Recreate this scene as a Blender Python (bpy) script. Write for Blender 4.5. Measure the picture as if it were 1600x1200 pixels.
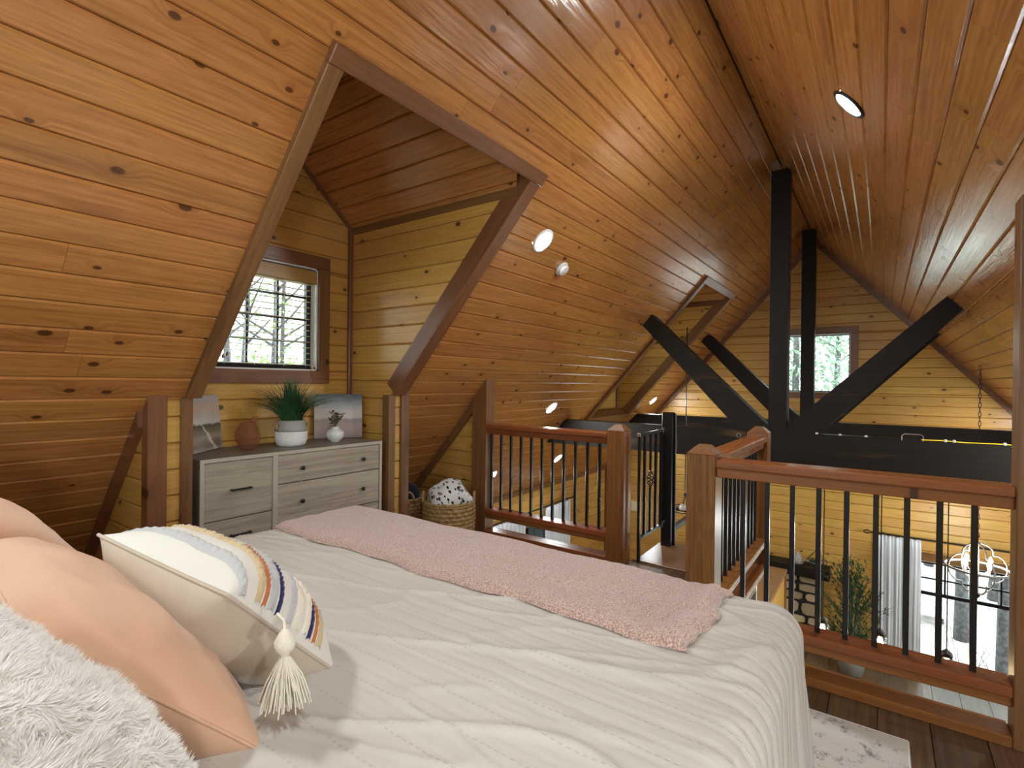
import bpy, bmesh, math, random
from mathutils import Vector, Matrix, noise
C = bpy.context.scene
COL = C.collection
for o in list(bpy.data.objects): bpy.data.objects.remove(o)
PI = math.pi

# ------------------------------------------------------------------ camera, world, exposure
cam = bpy.data.cameras.new('camera'); cam_o = bpy.data.objects.new('camera', cam); COL.objects.link(cam_o)
cam.sensor_width = 36.0; cam.lens = 810.0 / 1600.0 * 36.0; cam.clip_start = 0.02; cam.clip_end = 300
R = Matrix(((0.5808, -0.0036, -0.8140), (-0.8139, 0.0112, -0.5808), (0.0112, 0.99993, 0.0036)))
cam_o.matrix_world = Matrix.Translation((0, 0, 1.42)) @ R.to_4x4()
C.camera = cam_o
C.view_settings.view_transform = 'Standard'; C.view_settings.look = 'None'
C.view_settings.gamma = 1.0; C.view_settings.use_curve_mapping = False
C.view_settings.exposure = 1.2
w = bpy.data.worlds.new('overcast_sky'); C.world = w; w.use_nodes = True
bg = w.node_tree.nodes['Background']; bg.inputs[0].default_value = (0.86, 0.97, 1.0, 1); bg.inputs[1].default_value = 2.8
LAMP = 165.0       # radiance of the recessed lamps' lenses

# ------------------------------------------------------------------ materials
def nt(name):
    m = bpy.data.materials.new(name); m.use_nodes = True
    t = m.node_tree; return m, t, t.nodes['Principled BSDF']
def N(t, kind, **kw):
    n = t.nodes.new(kind)
    for k, v in kw.items():
        if k.startswith('i'): n.inputs[int(k[1:])].default_value = v
        else: setattr(n, k, v)
    return n
def L(t, a, b): t.links.new(a, b)
def math_n(t, op, a, b=None, c=None, clamp=False):
    n = N(t, 'ShaderNodeMath', operation=op); n.use_clamp = clamp
    for i, x in enumerate((a, b, c)):
        if x is None: continue
        if isinstance(x, (int, float)): n.inputs[i].default_value = x
        else: L(t, x, n.inputs[i])
    return n.outputs[0]
def maprange(t, v, a, b, c=0.0, d=1.0, smooth=True):
    n = N(t, 'ShaderNodeMapRange'); n.interpolation_type = 'SMOOTHSTEP' if smooth else 'LINEAR'
    L(t, v, n.inputs[0])
    for i, x in enumerate((a, b, c, d)): n.inputs[i + 1].default_value = x
    return n.outputs[0]
def mix(t, f, a, b, mode='MIX'):
    n = N(t, 'ShaderNodeMix', data_type='RGBA', blend_type=mode)
    for i, x in ((0, f), (6, a), (7, b)):
        if isinstance(x, (int, float)): n.inputs[i].default_value = x
        elif isinstance(x, tuple): n.inputs[i].default_value = (*x, 1) if len(x) == 3 else x
        else: L(t, x, n.inputs[i])
    return n.outputs[2]
def vmath(t, op, a, b):
    n = N(t, 'ShaderNodeVectorMath', operation=op)
    for i, x in enumerate((a, b)):
        if isinstance(x, tuple): n.inputs[i].default_value = x
        else: L(t, x, n.inputs[i])
    return n.outputs[0]
def bump(t, bs, h, s=0.3, d=0.01):
    b = N(t, 'ShaderNodeBump'); b.inputs['Strength'].default_value = s; b.inputs['Distance'].default_value = d
    L(t, h, b.inputs['Height']); L(t, b.outputs[0], bs.inputs['Normal'])
def plain(name, col, rough=0.5, metal=0.0, emit=0.0, spec=0.5):
    m, t, b = nt(name); b.inputs['Base Color'].default_value = (*col, 1)
    b.inputs['Roughness'].default_value = rough; b.inputs['Metallic'].default_value = metal
    b.inputs['Specular IOR Level'].default_value = spec
    if emit: b.inputs['Emission Color'].default_value = (*col, 1); b.inputs['Emission Strength'].default_value = emit
    return m
def wood(name, base, dark, knotc, rough=0.36, knots=0.5, kscale=3.2, axis='X', var=0.14, grain=1.0, spec=0.5, hue=0.012, stain=0.0):
    """softwood: grain along the object's axis, knots, a tone per board; texture follows the board"""
    m, t, b = nt(name)
    tc = N(t, 'ShaderNodeTexCoord'); oi = N(t, 'ShaderNodeObjectInfo')
    v = tc.outputs['Object']
    if axis != 'X':
        s = N(t, 'ShaderNodeSeparateXYZ'); L(t, v, s.inputs[0]); c = N(t, 'ShaderNodeCombineXYZ')
        o = {'Y': (1, 0, 2), 'Z': (2, 0, 1)}[axis]
        for i in range(3): L(t, s.outputs[o[i]], c.inputs[i])
        v = c.outputs[0]
    off = N(t, 'ShaderNodeCombineXYZ')
    L(t, math_n(t, 'MULTIPLY', oi.outputs['Random'], 91.7), off.inputs[0]); L(t, math_n(t, 'MULTIPLY', oi.outputs['Random'], 53.1), off.inputs[1])
    v = vmath(t, 'ADD', v, off.outputs[0])
    kv = vmath(t, 'MULTIPLY', v, (0.62, 1.0, 1.0))
    vo = N(t, 'ShaderNodeTexVoronoi'); vo.voronoi_dimensions = '2D'; vo.inputs['Scale'].default_value = kscale; L(t, kv, vo.inputs['Vector'])
    sc = N(t, 'ShaderNodeSeparateColor'); L(t, vo.outputs['Color'], sc.inputs[0])
    absent = maprange(t, sc.outputs[0], knots - 0.01, knots + 0.01)
    size = math_n(t, 'MULTIPLY_ADD', sc.outputs[1], 0.8, 0.6)
    d = math_n(t, 'ADD', math_n(t, 'DIVIDE', vo.outputs['Distance'], size), absent)
    knot = maprange(t, d, 0.036, 0.058, 1.0, 0.0)
    halo = maprange(t, d, 0.04, 0.22, 1.0, 0.0)
    warp = N(t, 'ShaderNodeCombineXYZ'); L(t, math_n(t, 'MULTIPLY', halo, 0.035), warp.inputs[1])
    gv = vmath(t, 'MULTIPLY', vmath(t, 'ADD', v, warp.outputs[0]), (1.0, 34.0, 34.0))
    n1 = N(t, 'ShaderNodeTexNoise'); n1.inputs['Scale'].default_value = 1.6; n1.inputs['Detail'].default_value = 5; n1.inputs['Roughness'].default_value = 0.6; L(t, gv, n1.inputs['Vector'])
    gv2 = vmath(t, 'MULTIPLY', vmath(t, 'ADD', v, warp.outputs[0]), (0.7, 6.0, 6.0))
    n2 = N(t, 'ShaderNodeTexNoise'); n2.inputs['Scale'].default_value = 2.0; n2.inputs['Detail'].default_value = 2; L(t, gv2, n2.inputs['Vector'])
    rings = math_n(t, 'SINE', math_n(t, 'MULTIPLY', n2.outputs[0], 60.0))
    g = math_n(t, 'MULTIPLY_ADD', rings, 0.13 * grain, maprange(t, n1.outputs[0], 0.3, 0.72))
    col = mix(t, math_n(t, 'MULTIPLY', g, 0.55 * grain, clamp=True), base, dark)
    col = mix(t, math_n(t, 'MULTIPLY', halo, 0.28), col, dark)
    if stain:
        sn = N(t, 'ShaderNodeTexNoise'); sn.inputs['Scale'].default_value = 1.0; sn.inputs['Detail'].default_value = 3
        L(t, vmath(t, 'MULTIPLY', v, (0.9, 7.0, 7.0)), sn.inputs['Vector'])
        col = mix(t, math_n(t, 'MULTIPLY', maprange(t, sn.outputs[0], 0.60, 0.74), stain), col, knotc)
    hs = N(t, 'ShaderNodeHueSaturation'); L(t, col, hs.inputs['Color'])
    L(t, math_n(t, 'MULTIPLY_ADD', oi.outputs['Random'], 2 * var, 1 - var), hs.inputs['Value'])
    r2 = math_n(t, 'FRACT', math_n(t, 'MULTIPLY', oi.outputs['Random'], 17.3))
    L(t, math_n(t, 'MULTIPLY_ADD', r2, 2 * hue, 0.5 - hue), hs.inputs['Hue'])
    col = mix(t, math_n(t, 'MULTIPLY', knot, 0.9), hs.outputs[0], knotc)
    L(t, col, b.inputs['Base Color'])
    L(t, math_n(t, 'MULTIPLY_ADD', n1.outputs[0], 0.16, rough - 0.08), b.inputs['Roughness'])
    b.inputs['Specular IOR Level'].default_value = spec
    bump(t, b, g, 0.12, 0.004)
    return m
def fabric(name, col, col2=None, scale=400.0, rough=0.9, b_s=0.3, spots=0.0, sheen=0.2, dist=0.002):
    m, t, b = nt(name); tc = N(t, 'ShaderNodeTexCoord')
    n = N(t, 'ShaderNodeTexNoise'); n.inputs['Scale'].default_value = scale; n.inputs['Detail'].default_value = 3; L(t, tc.outputs['Object'], n.inputs['Vector'])
    n2 = N(t, 'ShaderNodeTexNoise'); n2.inputs['Scale'].default_value = 7; n2.inputs['Detail'].default_value = 4; L(t, tc.outputs['Object'], n2.inputs['Vector'])
    c2 = col2 or tuple(x * 0.86 for x in col)
    f = maprange(t, n.outputs[0], 0.42, 0.58) if spots else n2.outputs[0]
    L(t, mix(t, f, col, c2), b.inputs['Base Color']); b.inputs['Roughness'].default_value = rough
    b.inputs['Sheen Weight'].default_value = sheen; b.inputs['Specular IOR Level'].default_value = 0.2
    bump(t, b, n.outputs[0], b_s, dist)
    return m
def glass(name, tint, gloss=0.1):
    m = bpy.data.materials.new(name); m.use_nodes = True; t = m.node_tree; t.nodes.clear()
    out = N(t, 'ShaderNodeOutputMaterial'); tr = N(t, 'ShaderNodeBsdfTransparent'); gl = N(t, 'ShaderNodeBsdfGlossy'); mx = N(t, 'ShaderNodeMixShader')
    tr.inputs[0].default_value = (*tint, 1); gl.inputs['Roughness'].default_value = 0.03
    fr = N(t, 'ShaderNodeFresnel'); fr.inputs[0].default_value = 1.45
    L(t, math_n(t, 'MULTIPLY', fr.outputs[0], gloss * 10, clamp=True), mx.inputs[0]); L(t, tr.outputs[0], mx.inputs[1]); L(t, gl.outputs[0], mx.inputs[2]); L(t, mx.outputs[0], out.inputs[0])
    return m
def weave(name, c1, c2, scale):
    m, t, b = nt(name); tc = N(t, 'ShaderNodeTexCoord')
    n = N(t, 'ShaderNodeTexNoise'); n.inputs['Scale'].default_value = scale; n.inputs['Detail'].default_value = 3; L(t, tc.outputs['Object'], n.inputs['Vector'])
    L(t, mix(t, maprange(t, n.outputs[0], 0.35, 0.65), c1, c2), b.inputs['Base Color']); b.inputs['Roughness'].default_value = 0.85
    bump(t, b, n.outputs[0], 0.5, 0.004); return m

M = {}
M['pine_ceiling'] = wood('stained pine boards', (0.535, 0.236, 0.066), (0.31, 0.118, 0.028), (0.075, 0.026, 0.009), rough=0.20, knots=0.72, kscale=4.0, spec=0.7, stain=0.32, grain=1.25, var=0.08, hue=0.004)
M['pine_wall'] = wood('honey pine boards', (0.66, 0.385, 0.095), (0.44, 0.215, 0.042), (0.085, 0.033, 0.010), rough=0.36, knots=0.62, kscale=3.8, var=0.10, stain=0.15, hue=0.006)
M['trim'] = wood('red brown stained trim', (0.240, 0.108, 0.042), (0.125, 0.052, 0.020), (0.03, 0.012, 0.006), rough=0.33, knots=0.35, kscale=3.0, var=0.08, stain=0.4)
M['trim_y'] = wood('red brown stained trim across', (0.240, 0.108, 0.042), (0.125, 0.052, 0.020), (0.03, 0.012, 0.006), rough=0.33, knots=0.35, kscale=3.0, var=0.08, axis='Y', stain=0.4)
M['trim_z'] = wood('red brown stained trim upright', (0.240, 0.108, 0.042), (0.125, 0.052, 0.020), (0.03, 0.012, 0.006), rough=0.33, knots=0.35, kscale=3.0, var=0.08, axis='Z', stain=0.4)
M['post'] = wood('brown stained post', (0.25, 0.105, 0.026), (0.12, 0.046, 0.011), (0.035, 0.014, 0.006), rough=0.30, knots=0.2, axis='Z', var=0.06, grain=1.5)
M['rail'] = wood('red brown stained rail', (0.30, 0.100, 0.030), (0.155, 0.048, 0.014), (0.04, 0.015, 0.007), rough=0.28, knots=0.3, axis='Y', var=0.06)
M['rail_x'] = wood('red brown stained rail lengthwise', (0.30, 0.100, 0.030), (0.155, 0.048, 0.014), (0.04, 0.015, 0.007), rough=0.28, knots=0.3, axis='X', var=0.06)
M['beam'] = wood('black stained timber', (0.019, 0.013, 0.009), (0.008, 0.006, 0.005), (0.13, 0.062, 0.022), rough=0.55, spec=0.25, knots=0.2, axis='Y', var=0.1, stain=0.6)
M['beam_z'] = wood('black stained upright timber', (0.015, 0.011, 0.009), (0.007, 0.006, 0.005), (0.05, 0.028, 0.012), rough=0.55, spec=0.25, knots=0.2, axis='Z', var=0.1, stain=0.3)
M['floor'] = wood('dark oak floor boards', (0.165, 0.100, 0.052), (0.075, 0.043, 0.022), (0.03, 0.014, 0.006), rough=0.40, knots=0.12, var=0.2, grain=1.4)
M['landing'] = wood('brown landing boards', (0.34, 0.20, 0.10), (0.23, 0.12, 0.055), (0.05, 0.02, 0.01), rough=0.22, knots=0.1, axis='Y')
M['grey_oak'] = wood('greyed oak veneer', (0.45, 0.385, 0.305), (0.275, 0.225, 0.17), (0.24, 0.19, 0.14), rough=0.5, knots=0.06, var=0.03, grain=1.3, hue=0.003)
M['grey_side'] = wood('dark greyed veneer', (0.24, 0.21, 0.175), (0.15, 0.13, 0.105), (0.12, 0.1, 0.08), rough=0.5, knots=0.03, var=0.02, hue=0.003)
M['edge'] = plain('pale veneer edge', (0.47, 0.42, 0.33), 0.5)
M['backing'] = plain('dark board backing', (0.055, 0.022, 0.008), 0.8)
M['black'] = plain('black powder coated metal', (0.006, 0.006, 0.007), 0.28, 0.0, 0, 0.6)
M['knob'] = plain('matt black metal', (0.008, 0.008, 0.008), 0.4)
M['steel'] = plain('bright steel', (0.75, 0.75, 0.76), 0.25, 1.0)
M['white_plastic'] = plain('white plastic', (0.8, 0.8, 0.77), 0.4)
M['cream_plastic'] = plain('cream plastic', (0.75, 0.68, 0.5), 0.4)
M['white_bar'] = plain('white vinyl', (0.82, 0.84, 0.82), 0.35)
M['lens'] = plain('lit lamp lens', (0.92, 0.99, 1.0), 0.4, 0, LAMP)
M['bulb'] = plain('lit bulb', (0.92, 1.0, 0.98), 0.4, 0, 200)
M['warm_bulb'] = plain('lit warm bulb', (1.0, 0.78, 0.42), 0.4, 0, 60)
M['rope'] = plain('lit yellow rope light', (0.9, 0.66, 0.03), 0.5, 0, 0.35)
M['pane'] = glass('window glass', (0.96, 0.99, 0.98))
M['amber'] = glass('amber glass', (0.88, 0.72, 0.64), 0.10)
m, t, b = nt('rose amber glass'); b.inputs['Base Color'].default_value = (0.42, 0.21, 0.13, 1); b.inputs['Roughness'].default_value = 0.08; b.inputs['Specular IOR Level'].default_value = 0.7
_tr = N(t, 'ShaderNodeBsdfTransparent'); _tr.inputs[0].default_value = (0.86, 0.70, 0.63, 1); _mx = N(t, 'ShaderNodeMixShader'); _mx.inputs[0].default_value = 0.24
L(t, _tr.outputs[0], _mx.inputs[1]); L(t, b.outputs[0], _mx.inputs[2]); L(t, _mx.outputs[0], t.nodes['Material Output'].inputs[0]); M['amber'] = m
M['clear'] = glass('clear glass', (0.93, 0.95, 0.94), 0.2)
M['slat'] = plain('honey wood slat', (0.72, 0.60, 0.36), 0.4)
M['valance'] = wood('honey wood valance', (0.46, 0.31, 0.09), (0.34, 0.20, 0.05), (0.1, 0.05, 0.02), knots=0.0)
M['quilt'] = fabric('cream quilted cotton', (0.50, 0.465, 0.415), (0.465, 0.43, 0.38), 160, 0.75, 0.35, dist=0.003)
m, t, b = nt('cream quilted cotton with stitched rows'); tc = N(t, 'ShaderNodeTexCoord'); sx = N(t, 'ShaderNodeSeparateXYZ'); L(t, tc.outputs['Object'], sx.inputs[0])
fx = math_n(t, 'ABSOLUTE', math_n(t, 'SUBTRACT', math_n(t, 'FRACT', math_n(t, 'DIVIDE', sx.outputs[0], 0.078)), 0.5)); fy = math_n(t, 'ABSOLUTE', math_n(t, 'SUBTRACT', math_n(t, 'FRACT', math_n(t, 'DIVIDE', sx.outputs[1], 0.017)), 0.5))
st_ = math_n(t, 'MULTIPLY', maprange(t, fx, 0.015, 0.035, 1, 0), maprange(t, fy, 0.16, 0.30, 1, 0))
n = N(t, 'ShaderNodeTexNoise'); n.inputs['Scale'].default_value = 38; n.inputs['Detail'].default_value = 5; L(t, vmath(t, 'MULTIPLY', tc.outputs['Object'], (1.0, 0.35, 0.5)), n.inputs['Vector'])
n3 = N(t, 'ShaderNodeTexNoise'); n3.inputs['Scale'].default_value = 6; L(t, tc.outputs['Object'], n3.inputs['Vector'])
c_ = mix(t, n3.outputs[0], (0.57, 0.54, 0.49), (0.53, 0.50, 0.45)); L(t, mix(t, math_n(t, 'MULTIPLY', st_, 0.22), c_, (0.36, 0.31, 0.25)), b.inputs['Base Color']); b.inputs['Roughness'].default_value = 0.75; b.inputs['Specular IOR Level'].default_value = 0.2
bump(t, b, math_n(t, 'MULTIPLY_ADD', st_, -0.5, n.outputs[0]), 0.35, 0.006); M['quilt'] = m
M['throw'] = fabric('dusty pink chenille', (0.63, 0.455, 0.395), (0.37, 0.225, 0.175), 230, 0.95, 0.9, spots=1, sheen=0.5, dist=0.006)
M['peach'] = fabric('peach linen', (0.60, 0.365, 0.235), (0.55, 0.32, 0.20), 500, 0.9, 0.2)
M['fur'] = plain('white plush', (0.86, 0.835, 0.80), 0.9, spec=0.1)
m, t, b = nt('soft white plush'); b.inputs['Base Color'].default_value = (0.88, 0.86, 0.83, 1); b.inputs['Roughness'].default_value = 1.0; b.inputs['Specular IOR Level'].default_value = 0.05
_tl = N(t, 'ShaderNodeBsdfTranslucent'); _tl.inputs[0].default_value = (0.90, 0.88, 0.85, 1); _mx = N(t, 'ShaderNodeMixShader'); _mx.inputs[0].default_value = 0.5
L(t, b.outputs[0], _mx.inputs[1]); L(t, _tl.outputs[0], _mx.inputs[2]); L(t, _mx.outputs[0], t.nodes['Material Output'].inputs[0]); M['fur'] = m
M['cream'] = fabric('cream cotton', (0.64, 0.61, 0.55), (0.60, 0.57, 0.51), 500, 0.9, 0.3)
M['linen'] = fabric('beige linen', (0.50, 0.42, 0.325), (0.43, 0.355, 0.27), 900, 0.9, 0.12, dist=0.001)
M['orange'] = fabric('rust orange cord', (0.46, 0.15, 0.045), None, 300)
M['navy'] = fabric('navy cord', (0.020, 0.018, 0.085), None, 300)
M['grey_yarn'] = fabric('grey yarn', (0.47, 0.46, 0.46), None, 250, b_s=0.8)
M['tan_yarn'] = fabric('tan yarn', (0.57, 0.45, 0.27), (0.45, 0.33, 0.18), 250, b_s=0.8)
M['cream_yarn'] = fabric('cream yarn', (0.75, 0.68, 0.56), None, 250, b_s=0.8)
M['seagrass'] = weave('seagrass', (0.46, 0.31, 0.13), (0.27, 0.165, 0.06), 40)
M['navy_cloth'] = fabric('dark navy cloth', (0.010, 0.012, 0.03))
M['curtain'] = fabric('white linen curtain', (0.70, 0.72, 0.75), (0.66, 0.68, 0.71), 300)
M['grass'] = plain('green grass blade', (0.045, 0.135, 0.050), 0.4)
M['leaf'] = plain('dusty green leaf', (0.11, 0.13, 0.07), 0.6)
M['leaf_rust'] = plain('rust brown leaf', (0.20, 0.10, 0.06), 0.6)
M['fig'] = plain('green willow leaf', (0.035, 0.085, 0.030), 0.5)
M['bark'] = weave('grey bark', (0.10, 0.098, 0.10), (0.045, 0.043, 0.045), 14)
M['forest_leaf'] = plain('spring green leaf', (0.27, 0.44, 0.12), 0.6)
M['pale_leaf'] = plain('pale green leaf', (0.22, 0.33, 0.22), 0.6)
M['litter'] = weave('fallen leaf litter', (0.62, 0.57, 0.54), (0.40, 0.35, 0.32), 6)
M['white_ceramic'] = plain('white ceramic', (0.80, 0.79, 0.77), 0.3)
M['grey_glaze'] = plain('grey glazed clay', (0.36, 0.35, 0.33), 0.55)
M['chalk'] = weave('chalky white clay', (0.84, 0.84, 0.82), (0.78, 0.78, 0.76), 60)
M['stone'] = wood('field stone', (0.60, 0.48, 0.29), (0.40, 0.30, 0.18), (0.15, 0.11, 0.08), rough=0.8, knots=0.0, var=0.3, hue=0.02)
M['mortar'] = plain('dark mortar', (0.035, 0.030, 0.026), 0.9)
M['canvas'] = plain('canvas edge', (0.52, 0.47, 0.42), 0.8)
M['iron_white'] = plain('whitewashed iron', (0.20, 0.185, 0.17), 0.5)
M['dark_bronze'] = plain('dark bronze', (0.03, 0.024, 0.02), 0.35, 0.6)
M['soil'] = plain('dark soil', (0.02, 0.014, 0.01), 0.9)
M['orange_house'] = plain('orange siding', (0.6, 0.22, 0.05), 0.7)
M['wall_white'] = plain('cream paint', (0.62, 0.52, 0.33), 0.6)

# ------------------------------------------------------------------ mesh helpers
class MB:
    def __init__(s): s.v = []; s.f = []; s.m = []
    def add(s, vs, fs, mi=0):
        k = len(s.v); s.v += [tuple(x) for x in vs]; s.f += [tuple(i + k for i in f) for f in fs]; s.m += [mi] * len(fs); return s
    def box(s, a, b, c=0.0, mi=0):
        (x0, y0, z0), (x1, y1, z1) = a, b
        if c <= 0:
            v = [(x0, y0, z0), (x1, y0, z0), (x1, y1, z0), (x0, y1, z0), (x0, y0, z1), (x1, y0, z1), (x1, y1, z1), (x0, y1, z1)]
            return s.add(v, [(0, 3, 2, 1), (4, 5, 6, 7), (0, 1, 5, 4), (1, 2, 6, 5), (2, 3, 7, 6), (3, 0, 4, 7)], mi)
        bm = bmesh.new(); bmesh.ops.create_cube(bm, size=1)
        for q in bm.verts: q.co = Vector(((x0 + x1) / 2 + q.co.x * (x1 - x0), (y0 + y1) / 2 + q.co.y * (y1 - y0), (z0 + z1) / 2 + q.co.z * (z1 - z0)))
        bmesh.ops.bevel(bm, geom=list(bm.edges), offset=c, segments=1, affect='EDGES', clamp_overlap=True)
        bm.verts.index_update(); s.add([q.co[:] for q in bm.verts], [[q.index for q in f.verts] for f in bm.faces], mi); bm.free(); return s
    def prism(s, poly, fn, d0, d1, mi=0):
        """poly 2D list; fn(a,b,d)->3D"""
        n = len(poly); v = [fn(a, b, d0) for a, b in poly] + [fn(a, b, d1) for a, b in poly]
        return s.add(v, [tuple(range(n))[::-1], tuple(range(n, 2 * n))] + [(i, (i + 1) % n, n + (i + 1) % n, n + i) for i in range(n)], mi)
    def tube(s, pts, r, n=8, closed=False, mi=0, cap=True):
        pts = [Vector(p) for p in pts]; rings = []; m = len(pts); up = None
        for i, p in enumerate(pts):
            a = pts[(i + 1) % m] if closed or i < m - 1 else p; b = pts[i - 1] if closed or i > 0 else p
            d = (a - b).normalized()
            if up is None: up = Vector((0, 0, 1)) if abs(d.z) < 0.9 else Vector((1, 0, 0))
            e1 = d.cross(up).normalized(); e2 = e1.cross(d).normalized(); up = e2
            rr = r[i] if isinstance(r, (list, tuple)) else r
            rings.append([p + (e1 * math.cos(2 * PI * k / n) + e2 * math.sin(2 * PI * k / n)) * rr for k in range(n)])
        v = [q for g in rings for q in g]; f = []
        for i in range(m if closed else m - 1):
            for k in range(n): f.append((i * n + k, i * n + (k + 1) % n, ((i + 1) % m) * n + (k + 1) % n, ((i + 1) % m) * n + k))
        if cap and not closed: f += [tuple(range(n))[::-1], tuple(range((m - 1) * n, m * n))]
        return s.add(v, f, mi)
    def lathe(s, prof, c=(0, 0, 0), n=24, mi=0, axis=None):
        v = []; f = []
        for r, z in prof:
            for k in range(n): v.append((c[0] + r * math.cos(2 * PI * k / n), c[1] + r * math.sin(2 * PI * k / n), c[2] + z))
        for i in range(len(prof) - 1):
            for k in range(n): f.append((i * n + k, i * n + (k + 1) % n, (i + 1) * n + (k + 1) % n, (i + 1) * n + k))
        f += [tuple(range(n))[::-1], tuple(range((len(prof) - 1) * n, len(prof) * n))]
        return s.add(v, f, mi)
    def grid(s, nu, nv, fn, mi=0, close_u=False):
        v = [fn(i / (nu - (0 if close_u else 1)), j / (nv - 1)) for i in range(nu) for j in range(nv)]
        f = [(i * nv + j, ((i + 1) % nu) * nv + j, ((i + 1) % nu) * nv + j + 1, i * nv + j + 1) for i in range(nu if close_u else nu - 1) for j in range(nv - 1)]
        return s.add(v, f, mi)
    def obj(s, name, mats, parent=None, smooth=False, mw=None, kind=None):
        me = bpy.data.meshes.new(name); me.from_pydata(s.v, [], s.f)
        for m in (mats if isinstance(mats, (list, tuple)) else [mats]): me.materials.append(M[m])
        me.polygons.foreach_set('material_index', s.m)
        if smooth: me.polygons.foreach_set('use_smooth', [True] * len(s.f))
        me.update()
        bm = bmesh.new(); bm.from_mesh(me); bmesh.ops.recalc_face_normals(bm, faces=bm.faces); bm.to_mesh(me); bm.free()
        o = bpy.data.objects.new(name, me); COL.objects.link(o)
        if parent: o.parent = parent
        if mw is not None: o.matrix_local = mw
        if kind: o['kind'] = kind
        if smooth == 'auto':
            pass
        return o
def tag(o, label, cat, group=None):
    o['label'] = label; o['category'] = cat
    if group: o['group'] = group
    return o
def thing(name, label, cat, loc=(0, 0, 0), rz=0.0, group=None):
    o = bpy.data.objects.new(name, None); COL.objects.link(o); o.location = loc; o.rotation_euler = (0, 0, rz); o.empty_display_size = 0.05
    return tag(o, label, cat, group)
def dup(root, loc=None, rz=None, label=None):
    def cp(o, par):
        c = o.copy(); COL.objects.link(c)
        if par: c.parent = par
        for ch in list(o.children): cp(ch, c)
        return c
    r = cp(root, None)
    if loc is not None: r.location = loc
    if rz is not None: r.rotation_euler[2] = rz
    if label: r['label'] = label
    return r
def struct(mb, name, mats, parent=None, **kw): return mb.obj(name, mats, parent, kind='structure', **kw)

# ------------------------------------------------------------------ boarded surfaces
RNG = random.Random(5)
def clip_interval(poly, v):
    us = []; n = len(poly)
    for i in range(n):
        (u0, a), (u1, b) = poly[i], poly[(i + 1) % n]
        if abs(a - b) < 1e-9:
            if abs(a - v) < 1e-6: us += [u0, u1]
            continue
        tt = (v - a) / (b - a)
        if -1e-6 <= tt <= 1 + 1e-6: us.append(u0 + (u1 - u0) * tt)
    return (min(us), max(us)) if len(us) >= 2 else None
def frame_matrix(origin, n, u):
    n = Vector(n).normalized(); u = Vector(u).normalized(); v = n.cross(u)
    return Matrix(((u.x, v.x, n.x, origin[0]), (u.y, v.y, n.y, origin[1]), (u.z, v.z, n.z, origin[2]), (0, 0, 0, 1)))
def boards(name, origin, n, u, polys, width, mat, seg=3.7, v_off=0.0, back=0.05, c=0.0085, back_poly=None, gap=0.0014, parts=True, long_ok=None):
    mw = frame_matrix(origin, n, u)
    mb = MB()
    for p in (back_poly or polys): mb.prism(p, lambda a, b, d: (a, b, d), -0.016, -0.016 - back)
    base = struct(mb, name, 'backing'); base.matrix_world = mw
    rng = random.Random(sum(map(ord, name)))
    for poly in polys:
        v0 = min(b for a, b in poly); v1 = max(b for a, b in poly)
        r = math.floor((v0 - v_off) / width)
        while v_off + r * width < v1 - 0.004:
            lo = max(v_off + r * width, v0); hi = min(v_off + (r + 1) * width, v1); row_hi = hi; r += 1
            if hi - lo < 0.012: continue
            lo += gap; hi -= gap
            ia = clip_interval(poly, lo); ib = clip_interval(poly, hi)
            if not ia or not ib: continue
            umin = min(ia[0], ib[0]); umax = max(ia[1], ib[1])
            cuts = [umin]; x = umin + rng.uniform(0.3, 1.0) * seg
            while x < umax - 0.5: cuts.append(x); x += rng.uniform(0.75, 1.25) * seg
            cuts.append(umax)
            vs = sorted(set([lo, min(lo + c, hi), max(hi - c, lo), hi] + [b for a, b in poly if lo + c < b < hi - c]))
            for k in range(len(cuts) - 1):
                a0, a1 = cuts[k] + (0.0006 if k else 0), cuts[k + 1] - (0.0006 if k < len(cuts) - 2 else 0)
                V = []; F = []
                tilt = rng.uniform(-0.0008, 0.0008); lift = rng.uniform(-0.0003, 0.0003)
                for vv in vs:
                    iv = clip_interval(poly, vv)
                    if iv is None: iv = ia
                    s0, s1 = max(iv[0], a0), min(iv[1], a1)
                    if s1 < s0 + 1e-4: s1 = s0 + 1e-4
                    edge = vv in (lo, hi)
                    d = -c if edge else lift + tilt * ((vv - lo) / (hi - lo) - 0.5)
                    V += [(s0, vv, d), (s1, vv, d)]
                V += [(V[0][0], lo, -0.015), (V[1][0], lo, -0.015), (V[-2][0], hi, -0.015), (V[-1][0], hi, -0.015)]
                m = len(vs)
                for i in range(m - 1): F.append((2 * i, 2 * i + 1, 2 * i + 3, 2 * i + 2))
                b0 = 2 * m
                F += [(b0 + 1, b0, b0 + 2, b0 + 3), (b0, b0 + 1, 1, 0), (2 * m - 2, 2 * m - 1, b0 + 3, b0 + 2)]
                F.append(tuple([2 * i for i in range(m)] + [b0 + 2, b0])[::1]); F.append(tuple([2 * i + 1 for i in range(m)][::-1] + [b0 + 1, b0 + 3]))
                me = bpy.data.meshes.new('plank'); me.from_pydata(V, [], F); me.materials.append(M[mat]); me.update()
                o = bpy.data.objects.new('plank', me); COL.objects.link(o); o.parent = base
    return base

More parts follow.
